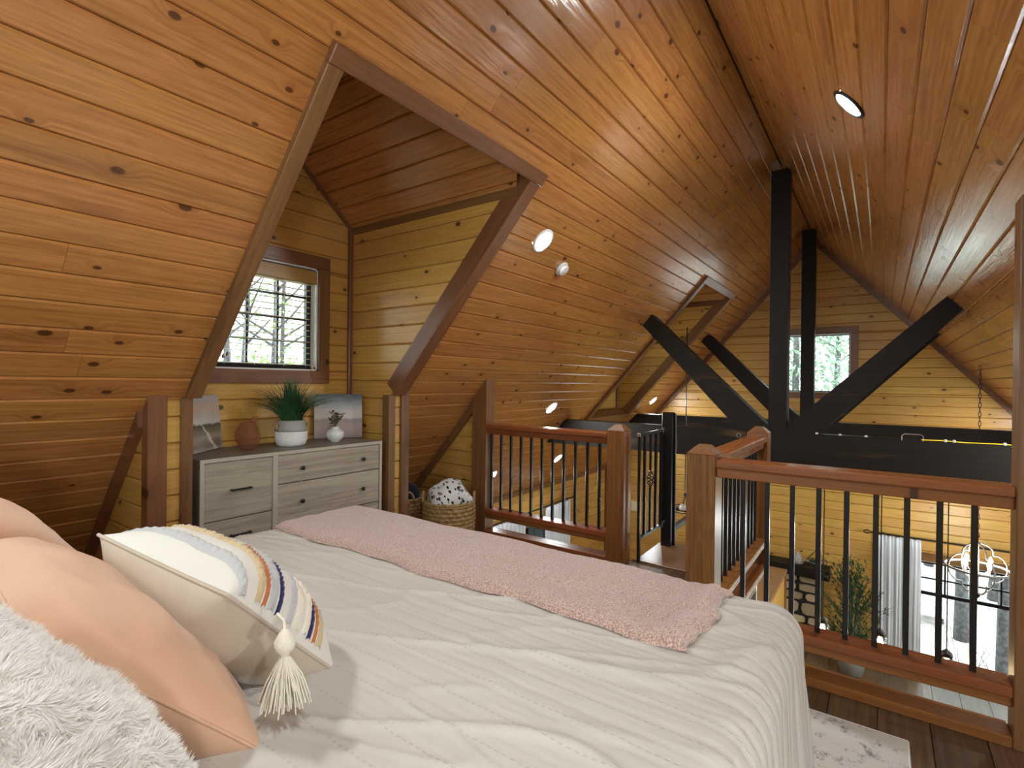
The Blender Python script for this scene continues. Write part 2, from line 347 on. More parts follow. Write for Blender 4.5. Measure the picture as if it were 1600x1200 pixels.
YR, ZR, MS = 0.905, 3.78, 1.123
SL = math.sqrt(1 + MS * MS)
GX, BX = 9.60, -1.40            # far and near gable walls
YL, YRT = 4.50, 2 * 0.905 - 4.50  # side walls below the eaves
GZ = -2.75                      # ground floor
def zl(y): return ZR - MS * (y - YR)
def zr(y): return ZR - MS * (YR - y)
def vy(y): return -(y - YR) * SL
DX0, DX1 = 1.30, 2.76           # near dormer opening
FX0, FX1 = 6.72, 8.12           # far dormer opening
VH = -10 * 0.1376               # header row
eave = vy(YL)
boards('ceiling_left', (0, YR, ZR), (0, -MS, -1), (1, 0, 0), [
    [(BX, VH), (GX, VH), (GX, 0), (BX, 0)], [(BX, eave), (DX0, eave), (DX0, VH), (BX, VH)],
    [(DX1, eave), (FX0, eave), (FX0, VH), (DX1, VH)], [(FX0, eave), (FX1, eave), (FX1, vy(3.46)), (FX0, vy(3.46))],
    [(FX1, eave), (GX, eave), (GX, VH), (FX1, VH)]], 0.1376, 'pine_ceiling', seg=4.2, back_poly=[
    [(BX - 0.1, VH), (GX + 0.1, VH), (GX + 0.1, 0.09), (BX - 0.1, 0.09)], [(BX - 0.1, eave - 0.1), (DX0, eave - 0.1), (DX0, VH), (BX - 0.1, VH)],
    [(DX1, eave - 0.1), (FX0, eave - 0.1), (FX0, VH), (DX1, VH)], [(FX0, eave - 0.1), (FX1, eave - 0.1), (FX1, vy(3.46)), (FX0, vy(3.46))], [(FX1, eave - 0.1), (GX + 0.1, eave - 0.1), (GX + 0.1, VH), (FX1, VH)]])
boards('ceiling_right', (0, YR, ZR), (0, MS, -1), (-1, 0, 0), [[(-GX, eave), (-BX, eave), (-BX, 0), (-GX, 0)]], 0.151, 'pine_ceiling', seg=4.2, back_poly=[[(-GX - 0.1, eave - 0.1), (-BX + 0.1, eave - 0.1), (-BX + 0.1, 0.09), (-GX - 0.1, 0.09)]])
# gable wall with an upper window and a tall lower window
W2 = (0.40, 1.40, 1.31, 2.24)   # y0,y1,z0,z1
W3 = (-2.30, -0.42, -2.70, -1.10)
def gable_polys(holes):
    """rows of convex pieces in (u=-y, v=z)"""
    zs = sorted({GZ, zl(YL), ZR} | {h[2] for h in holes} | {h[3] for h in holes}); out = []
    for a, b in zip(zs[:-1], zs[1:]):
        def lim(z): return (YRT, YL) if z <= zl(YL) + 1e-6 else (YR - (ZR - z) / MS, YR + (ZR - z) / MS)
        hs = sorted([h for h in holes if h[2] <= a + 1e-6 and h[3] >= b - 1e-6])
        ca, cb = lim(a), lim(b); left_a, left_b = ca[0], cb[0]
        for h in hs:
            out.append([(-left_a, a), (-h[0], a), (-h[0], b), (-left_b, b)]); left_a = left_b = h[1]
        out.append([(-left_a, a), (-ca[1], a), (-cb[1], b), (-left_b, b)])
    return out
boards('wall_far_gable', (GX, 0, 0), (-1, 0, 0), (0, -1, 0), gable_polys([W2, W3]), 0.140, 'pine_wall', seg=3.2, v_off=0.02, back_poly=gable_polys([W2, W3]) + [[(-YL, zl(YL)), (-YR, ZR), (-YR, ZR + 0.09), (-YL, zl(YL) + 0.09)], [(-YR, ZR), (-YRT, zl(YL)), (-YRT, zl(YL) + 0.09), (-YR, ZR + 0.09)]])
W7 = (-0.10, 1.90, 1.25, 2.45)
boards('wall_near_gable', (BX, 0, 0), (1, 0, 0), (0, 1, 0), [[(-a, b) for a, b in p] for p in gable_polys([W7])], 0.28, 'pine_wall', seg=6)
# lower side walls; the left one has a window between its curtains
boards('wall_left', (0, YL, 0), (0, -1, 0), (1, 0, 0), [[(BX, GZ), (6.45, GZ), (6.45, zl(YL)), (BX, zl(YL))], [(6.45, -0.85), (7.75, -0.85), (7.75, zl(YL)), (6.45, zl(YL))],
    [(6.45, GZ), (7.75, GZ), (7.75, -2.0), (6.45, -2.0)], [(7.75, GZ), (GX, GZ), (GX, zl(YL)), (7.75, zl(YL))]], 0.140, 'pine_wall', seg=3.6)
boards('wall_right', (0, YRT, 0), (0, 1, 0), (-1, 0, 0), [[(-GX, GZ), (-8.6, GZ), (-8.6, zl(YL)), (-GX, zl(YL))], [(-8.6, -0.45), (-5.2, -0.45), (-5.2, zl(YL)), (-8.6, zl(YL))], [(-8.6, GZ), (-5.2, GZ), (-5.2, -2.2), (-8.6, -2.2)], [(-5.2, GZ), (-BX, GZ), (-BX, zl(YL)), (-5.2, zl(YL))]], 0.30, 'pine_wall', seg=6)

# near dormer
WY = 3.62; CX1 = 2.74; CX0 = 1.28; DC = (CX0 + CX1) / 2; DZ = 2.675; DRZ = DZ + 0.86 * (CX1 - DC)
W1 = (1.63, 2.43, 1.49, 2.29)
boards('wall_dormer_window', (0, WY, 0), (0, -1, 0), (1, 0, 0), [[(CX0, 0), (CX1, 0), (CX1, W1[2]), (CX0, W1[2])], [(CX0, W1[2]), (W1[0], W1[2]), (W1[0], W1[3]), (CX0, W1[3])],
    [(W1[1], W1[2]), (CX1, W1[2]), (CX1, W1[3]), (W1[1], W1[3])], [(CX0, W1[3]), (CX1, W1[3]), (CX1, DZ), (DC, DRZ), (CX0, DZ)]], 0.142, 'pine_wall', v_off=1.42)
boards('wall_dormer_right', (CX1, 0, 0), (-1, 0, 0), (0, -1, 0), [[(-WY, 0), (-3.13, 0), (-3.13, zl(3.10)), (-(YR + 0.03 + (ZR - DZ) / MS), DZ), (-WY, DZ)]], 0.142, 'pine_wall', v_off=1.42)
boards('wall_dormer_left', (CX0, 0, 0), (1, 0, 0), (0, 1, 0), [[(3.13, 0), (WY, 0), (WY, DZ), (YR + 0.03 + (ZR - DZ) / MS, DZ), (3.13, zl(3.10))]], 0.142, 'pine_wall', v_off=1.42)
dl = math.hypot(CX1 - DC, DRZ - DZ); yA = YR + 0.05 + (ZR - DZ) / MS; yB = YR + 0.05 + (ZR - DRZ) / MS
boards('ceiling_dormer_right', (CX1, 0, DZ), (-(DRZ - DZ), 0, -(CX1 - DC)), (0, -1, 0), [[(-WY, 0), (-yA, 0), (-yB, dl), (-WY, dl)]], 0.150, 'pine_ceiling', v_off=0.04, back_poly=[[(-WY - 0.08, -0.06), (-yA - 0.06, -0.06), (-yB, dl + 0.04), (-WY - 0.08, dl + 0.04)]])
boards('ceiling_dormer_left', (CX0, 0, DZ), ((DRZ - DZ), 0, -(CX1 - DC)), (0, 1, 0), [[(yA, 0), (WY, 0), (WY, dl), (yB, dl)]], 0.150, 'pine_ceiling', v_off=0.04, back_poly=[[(yA + 0.06, -0.06), (WY + 0.08, -0.06), (WY + 0.08, dl + 0.04), (yB, dl + 0.04)]])
# cheek outer sides and end strips
tri = lambda y0: [(-4.23, 0.0), (-y0, 0.0), (-y0, zl(y0) - 0.03)]
boards('wall_cheek_left', (1.10, 0, 0), (-1, 0, 0), (0, -1, 0), [tri(3.10)], 0.142, 'pine_wall', v_off=0.02)
boards('wall_cheek_right', (2.90, 0, 0), (1, 0, 0), (0, 1, 0), [[(3.10, 0), (4.26, 0), (3.10, zl(3.10) - 0.01)]], 0.142, 'pine_wall', v_off=0.02)
boards('wall_strip_left', (0, 3.112, 0), (0, -1, 0), (1, 0, 0), [[(1.15, 0), (1.27, 0), (1.27, 1.31), (1.15, 1.31)]], 0.142, 'pine_wall', v_off=0.075)
boards('wall_strip_right', (0, 3.112, 0), (0, -1, 0), (1, 0, 0), [[(2.74, 0), (2.86, 0), (2.86, 1.31), (2.74, 1.31)]], 0.142, 'pine_wall', v_off=0.075)
boards('wall_loft_end', (3.85, 0, 0), (-1, 0, 0), (0, -1, 0), [tri(3.13)], 0.142, 'pine_wall', v_off=0.03)
# partition on the right of the loft, under the right slope
boards('wall_partition', (2.86, 0, 0), (-1, 0, 0), (0, -1, 0), [[(0.50, 0), (2.40, 0), (0.50, zr(-0.50))]], 0.142, 'pine_wall', v_off=0.03)
# far dormer
FCX0, FCX1 = 6.74, 8.10; FDC = (FCX0 + FCX1) / 2; FRZ = DZ + 0.86 * (FCX1 - FDC)
W6 = (6.95, 7.75, 1.49, 2.29)
boards('wall_far_dormer_window', (0, WY, 0), (0, -1, 0), (1, 0, 0), [[(FCX0, 0.86), (FCX1, 0.86), (FCX1, W6[2]), (FCX0, W6[2])], [(FCX0, W6[2]), (W6[0], W6[2]), (W6[0], W6[3]), (FCX0, W6[3])],
    [(W6[1], W6[2]), (FCX1, W6[2]), (FCX1, W6[3]), (W6[1], W6[3])], [(FCX0, W6[3]), (FCX1, W6[3]), (FCX1, DZ), (FDC, FRZ), (FCX0, DZ)]], 0.142, 'pine_wall', v_off=1.42)
yS = 3.47
boards('wall_far_dormer_right', (FCX1, 0, 0), (-1, 0, 0), (0, -1, 0), [[(-WY, 0.86), (-yS - 0.03, 0.86), (-yA, DZ), (-WY, DZ)]], 0.142, 'pine_wall', v_off=1.42)
boards('wall_far_dormer_left', (FCX0, 0, 0), (1, 0, 0), (0, 1, 0), [[(yS + 0.03, 0.86), (WY, 0.86), (WY, DZ), (yA, DZ)]], 0.142, 'pine_wall', v_off=1.42)
fl = math.hypot(FCX1 - FDC, FRZ - DZ)
boards('ceiling_far_dormer_right', (FCX1, 0, DZ), (-(FRZ - DZ), 0, -(FCX1 - FDC)), (0, -1, 0), [[(-WY, 0), (-yA, 0), (-yB, fl), (-WY, fl)]], 0.150, 'pine_ceiling', back_poly=[[(-WY - 0.08, -0.06), (-yA - 0.06, -0.06), (-yB, fl + 0.04), (-WY - 0.08, fl + 0.04)]])
boards('ceiling_far_dormer_left', (FCX0, 0, DZ), ((FRZ - DZ), 0, -(FCX1 - FDC)), (0, 1, 0), [[(yA, 0), (WY, 0), (WY, fl), (yB, fl)]], 0.150, 'pine_ceiling', back_poly=[[(yA + 0.06, -0.06), (WY + 0.08, -0.06), (WY + 0.08, fl + 0.04), (yB, fl + 0.04)]])

# floors
boards('floor', (0, 0, 0), (0, 0, 1), (1, 0, 0), [[(BX, YRT + 0.3), (2.96, YRT + 0.3), (2.96, 0.70), (BX, 0.70)], [(BX, 0.70), (3.95, 0.70), (3.95, 4.25), (BX, 4.25)]], 0.18, 'floor', seg=1.3, back=0.22, c=0.0015)
boards('floor_ground', (0, 0, GZ), (0, 0, 1), (1, 0, 0), [[(BX, YRT), (GX, YRT), (GX, YL), (BX, YL)]], 0.30, 'floor', seg=4, back=0.1, c=0.002)

# ------------------------------------------------------------------ trims (boards that frame openings and corners)
NTR = [0]
def trim(mb, mat='trim', **kw):
    NTR[0] += 1; return struct(mb, 'trim_%d' % NTR[0], mat, **kw)
def slope_board(x0, x1, s0, s1, proud=0.035, deep=0.10, left=True, mat='trim_y', ends=None):
    """a board lying on a slope between X x0..x1 and slope distances s0..s1 from the ridge (>0)"""
    sg = 1 if left else -1
    n = Vector((0, -MS * sg, -1)).normalized(); dn = Vector((0, sg, -MS)).normalized(); o = Vector((0, YR, ZR))
    mw = Matrix(((1, dn.x, n.x, 0), (0, dn.y, n.y, YR), (0, dn.z, n.z, ZR), (0, 0, 0, 1)))
    mb = MB().box((x0, s0, -deep), (x1, s1, proud), 0.004)
    t_ = trim(mb, mat); t_.matrix_world = mw; return t_
sy = lambda y: (y - YR) * SL
slope_board(1.262, 1.338, sy(1.85), sy(3.085))
slope_board(2.735, 2.85, sy(1.85), sy(3.085))
slope_board(1.262, 2.86, sy(1.795), sy(1.85), proud=0.038, deep=0.10, mat='trim')
# knee posts at the ends of the dormer cheeks
for x0, x1, zt in ((1.088, 1.18, 1.345), (1.248, 1.306, 1.315), (2.70, 2.767, 1.310), (2.832, 2.912, 1.335)):
    trim(MB().box((x0, 3.085, 0), (x1, 3.165, zt), 0.004), 'trim_z')
# boards where the slope meets the cheek and the loft's end wall
def diag(xa, xb, y0, y1, off=0.0, h=0.075, left=True):
    f = zl if left else zr
    q = [(y0, f(y0) - off), (y1, f(y1) - off), (y1, f(y1) - off - h * SL), (y0, f(y0) - off - h * SL)]
    return trim(MB().prism(q, lambda a, b, d: (d, a, b), xa, xb), 'trim_y')
diag(1.065, 1.10, 3.155, 4.2, h=0.062)
diag(3.81, 3.85, 3.14, 4.2, h=0.062)
diag(GX - 0.035, GX, YR - 0.02, YL, h=0.075)
diag(GX - 0.035, GX, YRT, YR + 0.02, h=0.075, left=False)
# loft end post
trim(MB().prism([(2.985, 0), (3.15, 0), (3.15, zl(3.15) - 0.004), (2.985, zl(2.985) - 0.004)], lambda a, b, d: (d, a, b), 3.775, 3.90), 'trim_z')
# dormer corner and ceiling trims
trim(MB().box((CX1 - 0.035, WY - 0.035, 0.9), (CX1, WY, DZ), 0.006), 'trim_z')
trim(MB().prism([(0, 0), (-0.012, -0.0), (-0.012, -0.055), (0, -0.055)], lambda a, b, d: (CX1 + a, d, DZ + b + 0.005), yA - 0.02, WY), 'trim_y')
for sgn in (1, -1):
    xe = CX1 if sgn > 0 else CX0
    trim(MB().prism([(xe, DZ - 0.03), (DC, DRZ - 0.03), (DC, DRZ + 0.02), (xe, DZ + 0.02)], lambda a, b, d: (a, d, b), WY - 0.03, WY), 'trim')
# far dormer trims
slope_board(FX0 - 0.07, FX0 + 0.028, sy(1.86), sy(3.44)); slope_board(FX1 - 0.03, FX1 + 0.08, sy(1.86), sy(3.44)); slope_board(FX0 - 0.07, FX1 + 0.08, sy(1.795), sy(1.86), mat='trim')
slope_board(FX0 - 0.07, FX1 + 0.08, sy(3.44), sy(3.53), mat='trim')
trim(MB().box((FCX1 - 0.04, WY - 0.04, 0.86), (FCX1, WY, DZ), 0.006), 'trim_z')
trim(MB().prism([(0, 0), (-0.012, 0), (-0.012, -0.07), (0, -0.07)], lambda a, b, d: (FCX1 + a, d, DZ + b), yA - 0.02, WY), 'trim_y')
# lower corner and eave boards in the tall room, fascia of the loft floor
trim(MB().box((GX - 0.06, YL - 0.06, GZ), (GX, YL, zl(YL)), 0.006), 'trim_z')
trim(MB().box((3.95, YL - 0.03, zl(YL) - 0.05), (GX - 0.06, YL, zl(YL) + 0.03), 0.004), 'trim')
trim(MB().box((2.96, -2.40, -0.26), (2.985, 0.70, 0.0), 0.003), 'trim_y')
# corner board of the right partition
trim(MB().box((2.80, -0.525, 0), (2.92, -0.435, zr(-0.525) - 0.0), 0.004), 'trim_z')
trim(MB().box((2.81, -1.2, 0), (2.86, -0.525, 0.11), 0.004), 'trim_y')

# ------------------------------------------------------------------ windows
def window_unit(name, axis, pos, a0, a1, z0, z1, into, cols, rows, casing=0.09, frame='black', casing_mat=('trim', 'trim_z'), depth=0.10, mid=None, bottom=True, jamb='white_bar', bar=0.016, fw=0.04):
    """a window in the wall plane axis=pos; 'into' = +1/-1 direction outwards; a = the horizontal coordinate"""
    P = (lambda a, d, z: (a, pos + into * d, z)) if axis == 'Y' else (lambda a, d, z: (pos + into * d, a, z))
    def bx(a, d0, zz0, b, d1, zz1, c=0.0):
        p, q = P(a, d0, zz0), P(b, d1, zz1); lo = tuple(min(x, y) for x, y in zip(p, q)); hi = tuple(max(x, y) for x, y in zip(p, q)); return MB().box(lo, hi, c)
    fr = MB()
    for args in ((a0, 0, z0, a0 + 0.012, depth, z1), (a1 - 0.012, 0, z0, a1, depth, z1), (a0, 0, z0, a1, depth, z0 + 0.012), (a0, 0, z1 - 0.012, a1, depth, z1)):
        t = bx(*args); fr.add(t.v, t.f)
    root = struct(fr, name, jamb)
    sash = MB()
    for args in ((a0 + 0.012, depth - 0.035, z0 + 0.012, a0 + 0.012 + fw, depth, z1 - 0.012), (a1 - 0.012 - fw, depth - 0.035, z0 + 0.012, a1 - 0.012, depth, z1 - 0.012), (a0 + 0.012 + fw, depth - 0.035, z0 + 0.012, a1 - 0.012 - fw, depth, z0 + 0.012 + fw), (a0 + 0.012 + fw, depth - 0.035, z1 - 0.012 - fw, a1 - 0.012 - fw, depth, z1 - 0.012)):
        t = bx(*args); sash.add(t.v, t.f)
    sash.obj('sash', frame, root)
    ax0, ax1, zz0, zz1 = a0 + 0.012 + fw, a1 - 0.012 - fw, z0 + 0.012 + fw, z1 - 0.012 - fw
    for k in range(1, cols):
        a = ax0 + (ax1 - ax0) * k / cols; lo = zz0 if mid is None else mid
        bx(a - bar / 2, depth - 0.03, lo, a + bar / 2, depth - 0.008, zz1).obj('muntin', frame, root)
    for k in range(1, rows):
        z = (zz0 if mid is None else mid) + (zz1 - (zz0 if mid is None else mid)) * k / rows
        bx(ax0, depth - 0.0305, z - bar / 2, ax1, depth - 0.0075, z + bar / 2).obj('muntin', frame, root)
    if mid is not None: bx(ax0, depth - 0.034, mid - 0.03, ax1, depth - 0.004, mid + 0.02).obj('meeting_rail', frame, root)
    bx(ax0, depth - 0.022, zz0, ax1, depth - 0.016, zz1).obj('pane', 'pane', root)
    if casing:
        w = casing; e = -0.022
        for args, mm in (((a0 - w, e, z0, a0, 0.002, z1), 1), ((a1, e, z0, a1 + w, 0.002, z1), 1), ((a0 - w, e, z1, a1 + w, 0.002, z1 + w), 0)) + ((((a0 - w, e, z0 - w, a1 + w, 0.002, z0), 0),) if bottom else ()):
            mat_ = casing_mat[mm]
            if mat_ == 'trim' and axis == 'X': mat_ = 'trim_y'
            bx(*args, c=0.003).obj('casing', mat_, root)
    return root
window_unit('window_1', 'Y', WY, W1[0], W1[1], W1[2], W1[3], 1, 3, 4, casing=0.098, depth=0.11)
window_unit('window_2', 'X', GX, W2[0], W2[1], W2[2], W2[3], 1, 1, 1, casing=0.10, depth=0.10, fw=0.015)
window_unit('window_3', 'X', GX, W3[0], W3[1], W3[2], W3[3], 1, 6, 2, casing=0.12, depth=0.10, mid=-1.58, bar=0.022)
window_unit('window_4', 'Y', YL, 6.45, 7.75, -2.0, -0.85, 1, 4, 2, casing=0.09, depth=0.10)
window_unit('window_5', 'Y', WY, W6[0], W6[1], W6[2], W6[3], 1, 3, 4, casing=0.098, depth=0.11)
window_unit('window_6_fill', 'X', BX, W7[0], W7[1], W7[2], W7[3], -1, 3, 2, casing=0.1, depth=0.10)  # unseen window added behind the camera for soft frontal daylight fill
window_unit('window_7_fill', 'Y', YRT, 5.2, 8.6, -2.2, -0.45, -1, 6, 3, casing=0.09, depth=0.10)  # unseen window added in the right wall to brighten the tall room
# blind in the dormer window
bl = thing('window_blind', 'honey wood slatted blind drawn over the dormer window', 'blind', (W1[0], WY, W1[2]))
BW = W1[1] - W1[0]
MB().box((0.016, -0.014, 0.675), (BW - 0.016, 0.045, 0.775), 0.003).obj('valance', 'valance', bl)
slat_me = None
for k in range(15):
    z = 0.045 + k * 0.0445
    if slat_me is None:
        so = MB().prism([(-0.022, 0.0), (0.0, 0.0035), (0.022, 0.0), (0.022, -0.0022), (0.0, 0.0013), (-0.022, -0.0022)], lambda a, b, d: (d, 0.022 + a, b), 0.018, BW - 0.05).obj('slat', 'slat', bl); slat_me = so.data
    else:
        so = bpy.data.objects.new('slat', slat_me); COL.objects.link(so); so.parent = bl
    so.location = (0, 0, z)
MB().box((0.018, 0.0, 0.014), (BW - 0.018, 0.045, 0.030), 0.003).obj('bottom_rail', 'beam', bl)
for x in (0.09, 0.30, 0.52, 0.70):
    MB().tube([(x, 0.0, 0.03), (x, 0.0, 0.68)], 0.0012, 5).obj('ladder_cord', 'white_plastic', bl)
for x, zz in ((0.075, 0.10), (0.100, 0.115)):
    MB().tube([(x, -0.02, zz), (x, -0.02, 0.68)], 0.0012, 5).obj('pull_cord', 'white_plastic', bl)
    MB().lathe([(0.003, 0.03), (0.007, 0.02), (0.010, 0.0)], (x, -0.02, zz - 0.03), 10).obj('tassel', 'trim', bl)
MB().lathe([(0.003, 0.04), (0.008, 0.025), (0.011, 0.0)], (BW - 0.05, -0.01, 0.0), 10).obj('tassel', 'slat', bl)

# ------------------------------------------------------------------ roof trusses
def truss(xf, th, label, yc=0.89, zb=(0.604, 0.927), tail=0.0):
    r = thing('roof_truss', label, 'truss', (xf, yc, zb[0]))
    h = zb[1] - zb[0]; top = ZR - zb[0]; dz = yc - YR
    ext = lambda z: (ZR - (zb[0] + z)) / MS
    fn = lambda a, b, d: (d, a, b)
    MB().prism([(-ext(0) , 0), (ext(0), 0), (ext(h), h), (-ext(h), h)], fn, 0, th).obj('tie_beam', 'beam', r)
    MB().box((0.0, -0.086, h), (th, 0.086, top - 0.10)).obj('king_post', 'beam_z', r)
    for s in (1, -1):
        q = [(0.38, h), (1.50, 1.535), (1.375, 1.65), (0.087, 0.385), (0.087, h)]
        MB().prism([(s * a, b) for a, b in q], fn, 0.004, th - 0.004).obj('strut', 'beam', r)
    if tail: MB().box((0.02, -0.07, -tail), (th - 0.02, 0.05, 0.0)).obj('tail_block', 'beam_z', r)
    return r
truss(6.05, 0.17, 'black timber roof truss nearer the loft railing, carrying the yellow light rope', tail=0.09)
truss(8.60, 0.17, 'black timber roof truss further off, just before the gable wall', yc=0.885, zb=(0.57, 0.895))
rp = thing('light_rope', 'yellow rope light clipped along top of the nearer truss beam', 'light', (6.04, -0.9, 0.93))
MB().tube([(0, -0.35, 0.003), (0, -0.1, 0.002), (0, 0.1, 0.006), (0, 0.3, 0.001), (0, 0.45, 0.008), (0, 0.60, 0.004)], 0.0035, 6).obj('tube', 'rope', rp)
for y in (0.03, 0.36, 0.42): MB().box((-0.008, y, -0.004), (0.012, y + 0.022, 0.02), 0.004).obj('clip', 'white_plastic', rp)
for i, y in enumerate((0.12, 0.33, 0.53)):
    tag(MB().lathe([(0.004, 0), (0.013, 0.004), (0.013, 0.016), (0.005, 0.02)], (6.045, y, 0.927), 10).obj('cable_clip', 'white_plastic'), 'small white cable clip on the near truss beam, ' + ('next to the metal strap', 'between the other two clips', 'closest to the king post')[i], 'clip', 'loose cable clips on the truss beam')
st = thing('beam_strap', 'bent metal strap standing on the nearer truss beam', 'strap', (6.05, -0.235, 0.927))
MB().tube([(0, -0.078, -0.01), (0, -0.078, 0.035), (0, -0.06, 0.052), (0, 0.06, 0.052), (0, 0.078, 0.035), (0, 0.078, -0.01)], 0.006, 6).obj('rod', 'steel', st)
MB().box((0.006, -0.07, 0.0), (0.02, 0.07, 0.045)).obj('plate', 'beam_z', st)
eb = thing('eye_bolt', 'bright steel eye bolt on face of the nearer truss beam', 'bolt', (6.045, 1.262, 0.87))
MB().tube([(-0.02, 0.022 * math.cos(a), 0.022 * math.sin(a)) for a in [2 * PI * k / 14 for k in range(14)]], 0.007, 6, True).obj('ring', 'steel', eb)
MB().tube([(-0.02, 0, -0.02), (0.0, -0.02, -0.045)], 0.008, 6).obj('shank', 'steel', eb)

# ------------------------------------------------------------------ recessed lamps, smoke detector
def slope_frame(x, y, left=True):
    sg = 1 if left else -1
    n = Vector((0, -MS * sg, -1)).normalized(); u = Vector((1, 0, 0)); z = zl(y) if left else zr(y)
    return frame_matrix((x, y, z), n, u)
def recessed(x, y, left, label, ring='white_plastic', r=0.098):
    t_ = thing('recessed_light', label, 'light', group='recessed ceiling lights'); t_.matrix_world = slope_frame(x, y, left)
    MB().lathe([(r, 0.0), (r, 0.007), (r - 0.012, 0.011), (r - 0.024, 0.009), (r - 0.024, 0.0)], n=28).obj('trim_ring', ring, t_, smooth=True)
    MB().lathe([(r - 0.024, 0.0), (r - 0.024, 0.0085), (r * 0.4, 0.0105), (0.001, 0.011)], n=28).obj('lens', 'lens', t_, smooth=True)
    return t_
recessed(3.27, 2.067, True, 'lit recessed lamp on left slope, beside the smoke detector')
recessed(5.42, 3.28, True, 'lit recessed lamp on left slope just above the wooden railing')
recessed(6.88, 4.04, True, 'lit recessed lamp low on left slope, seen through the middle balusters')
recessed(5.28, 4.08, True, 'lit recessed lamp low on left slope, seen beside the end post')
recessed(8.84, 3.27, True, 'lit recessed lamp on left slope between far dormer and gable')
recessed(3.337, 0.161, False, 'lit recessed lamp with black ring on right slope', ring='knob', r=0.105)
for x, y, lf, wh in ((0.10, 2.02, True, 'over the pillows'), (0.10, -0.20, False, 'above the bedside'), (-0.40, -1.25, False, 'behind the bedside, added as unseen fill'), (0.60, -1.60, False, 'beside the bed, low down, added as unseen fill'), (5.42, -1.47, False, 'behind the partition, upper one, added as unseen fill'), (5.28, -2.27, False, 'behind the partition, lower one, added as unseen fill'), (6.88, -2.23, False, 'beyond the truss, low down, added as unseen fill'), (8.84, -1.60, False, 'next to the far gable, added as unseen fill')):  # right slope: all but the first are unseen lamps added to brighten the rooms
    recessed(x, y, lf, 'lit recessed lamp on the %s slope %s' % ('left' if lf else 'right', wh))
sd = thing('smoke_detector', 'round white smoke detector on the boarded left slope', 'detector'); sd.matrix_world = slope_frame(3.716, 2.165)
MB().lathe([(0.062, 0), (0.062, 0.012), (0.056, 0.018)], n=24).obj('base', 'white_plastic', sd, smooth=True)
MB().lathe([(0.046, 0.018), (0.047, 0.040), (0.040, 0.046), (0.001, 0.047)], n=24).obj('cover', 'white_plastic', sd, smooth=True)
MB().lathe([(0.010, 0.047), (0.009, 0.050), (0.001, 0.0505)], c=(0.018, 0, 0), n=10).obj('button', 'cream_plastic', sd)

# ------------------------------------------------------------------ railings, posts, gate, landing
def newel(x0, y0, x1, y1, zt, label, z0=0.0, cap=0.045):
    t_ = thing('newel_post', label, 'post', ((x0 + x1) / 2, (y0 + y1) / 2, z0)); a, b = (x1 - x0) / 2, (y1 - y0) / 2; h = zt - z0
    mb = MB().box((-a, -b, 0), (a, b, h), 0.004); mb.obj('shaft', 'post', t_)
    q = 0.045
    v = [(-a, -b, h), (a, -b, h), (a, b, h), (-a, b, h), (-a + q, -b + q, h + cap), (a - q, -b + q, h + cap), (a - q, b - q, h + cap), (-a + q, b - q, h + cap)]
    MB().add(v, [(0, 1, 5, 4), (1, 2, 6, 5), (2, 3, 7, 6), (3, 0, 4, 7), (4, 5, 6, 7), (0, 3, 2, 1)]).obj('cap', 'trim_z', t_)
    return t_
newel(3.775, 1.62, 3.915, 1.765, 1.05, 'square wooden newel post between the wooden railing and black gate')
newel(2.81, 0.70, 2.955, 0.85, 1.05, 'large square wooden newel post at the corner near the bed')
newel(4.36, 0.705, 4.50, 0.85, 1.05, 'wooden newel post at far end of the short stair railing')
def railing(axis, c, a0, a1, bals, label, mat):
    """axis 'Y': runs along y at x=c; else along x at y=c"""
    t_ = thing('railing', label, 'railing', (c, a0, 0) if axis == 'Y' else (a0, c, 0)); Ln = a1 - a0
    def bx(w0, w1, z0, z1, b=0.004, l0=0.0, l1=Ln):
        return MB().box((w0, l0, z0), (w1, l1, z1), b) if axis == 'Y' else MB().box((l0, w0, z0), (l1, w1, z1), b)
    bx(-0.070, 0.070, 0.985, 1.028, 0.007).obj('hand_rail', mat, t_); bx(-0.045, 0.045, 0.935, 0.985).obj('sub_rail', mat, t_)
    bx(-0.070, 0.060, 0.195, 0.240, 0.005).obj('bottom_rail', mat, t_); bx(-0.045, 0.045, 0.150, 0.195).obj('bottom_sub_rail', mat, t_)
    bx(-0.072, 0.060, 0.0, 0.045, 0.005).obj('floor_plate', mat, t_)
    me = None
    for b in bals:
        if me is None:
            o = MB().box((-0.011, -0.011, 0.238), (0.011, 0.011, 0.937), 0.002).obj('baluster', 'black', t_); me = o.data
        else:
            o = bpy.data.objects.new('baluster', me); COL.objects.link(o); o.parent = t_
        o.location = (0, b - a0, 0) if axis == 'Y' else (b - a0, 0, 0)
    return t_
railing('Y', 2.875, -0.435, 0.70, [-0.3201 + i * 0.1118 for i in range(9)], 'stained wooden railing with black balusters at foot of the bed', 'rail')
railing('Y', 3.845, 1.765, 2.985, [1.86 + i * 0.1105 for i in range(11)], 'stained wooden railing with black balusters beside the basket alcove', 'rail')
railing('X', 0.775, 2.955, 4.36, [3.04 + i * 0.112 for i in range(12)], 'stained wooden railing with black balusters along the stair landing', 'rail_x')
ld = thing('stair_landing', 'wooden stair landing between the newel posts', 'landing', (3.95, 0.85, 0))
MB().box((0.01, 0.0, -0.06), (0.68, 0.76, -0.002), 0.004).obj('deck', 'landing', ld)
MB().box((-0.004, 0.0, -0.22), (0.012, 0.77, 0.012), 0.003).obj('nosing', 'trim_y', ld)
MB().box((0.02, 0.02, -0.26), (0.66, 0.74, -0.06)).obj('joist', 'trim_y', ld)
gt = thing('stair_gate', 'black metal gate with twisted basket bar at head of the stairs', 'gate', (3.93, 1.56, 0))
GW = 0.52
MB().box((0.0, -0.012, 1.000), (GW, 0.012, 1.025), 0.003).obj('top_bar', 'black', gt)
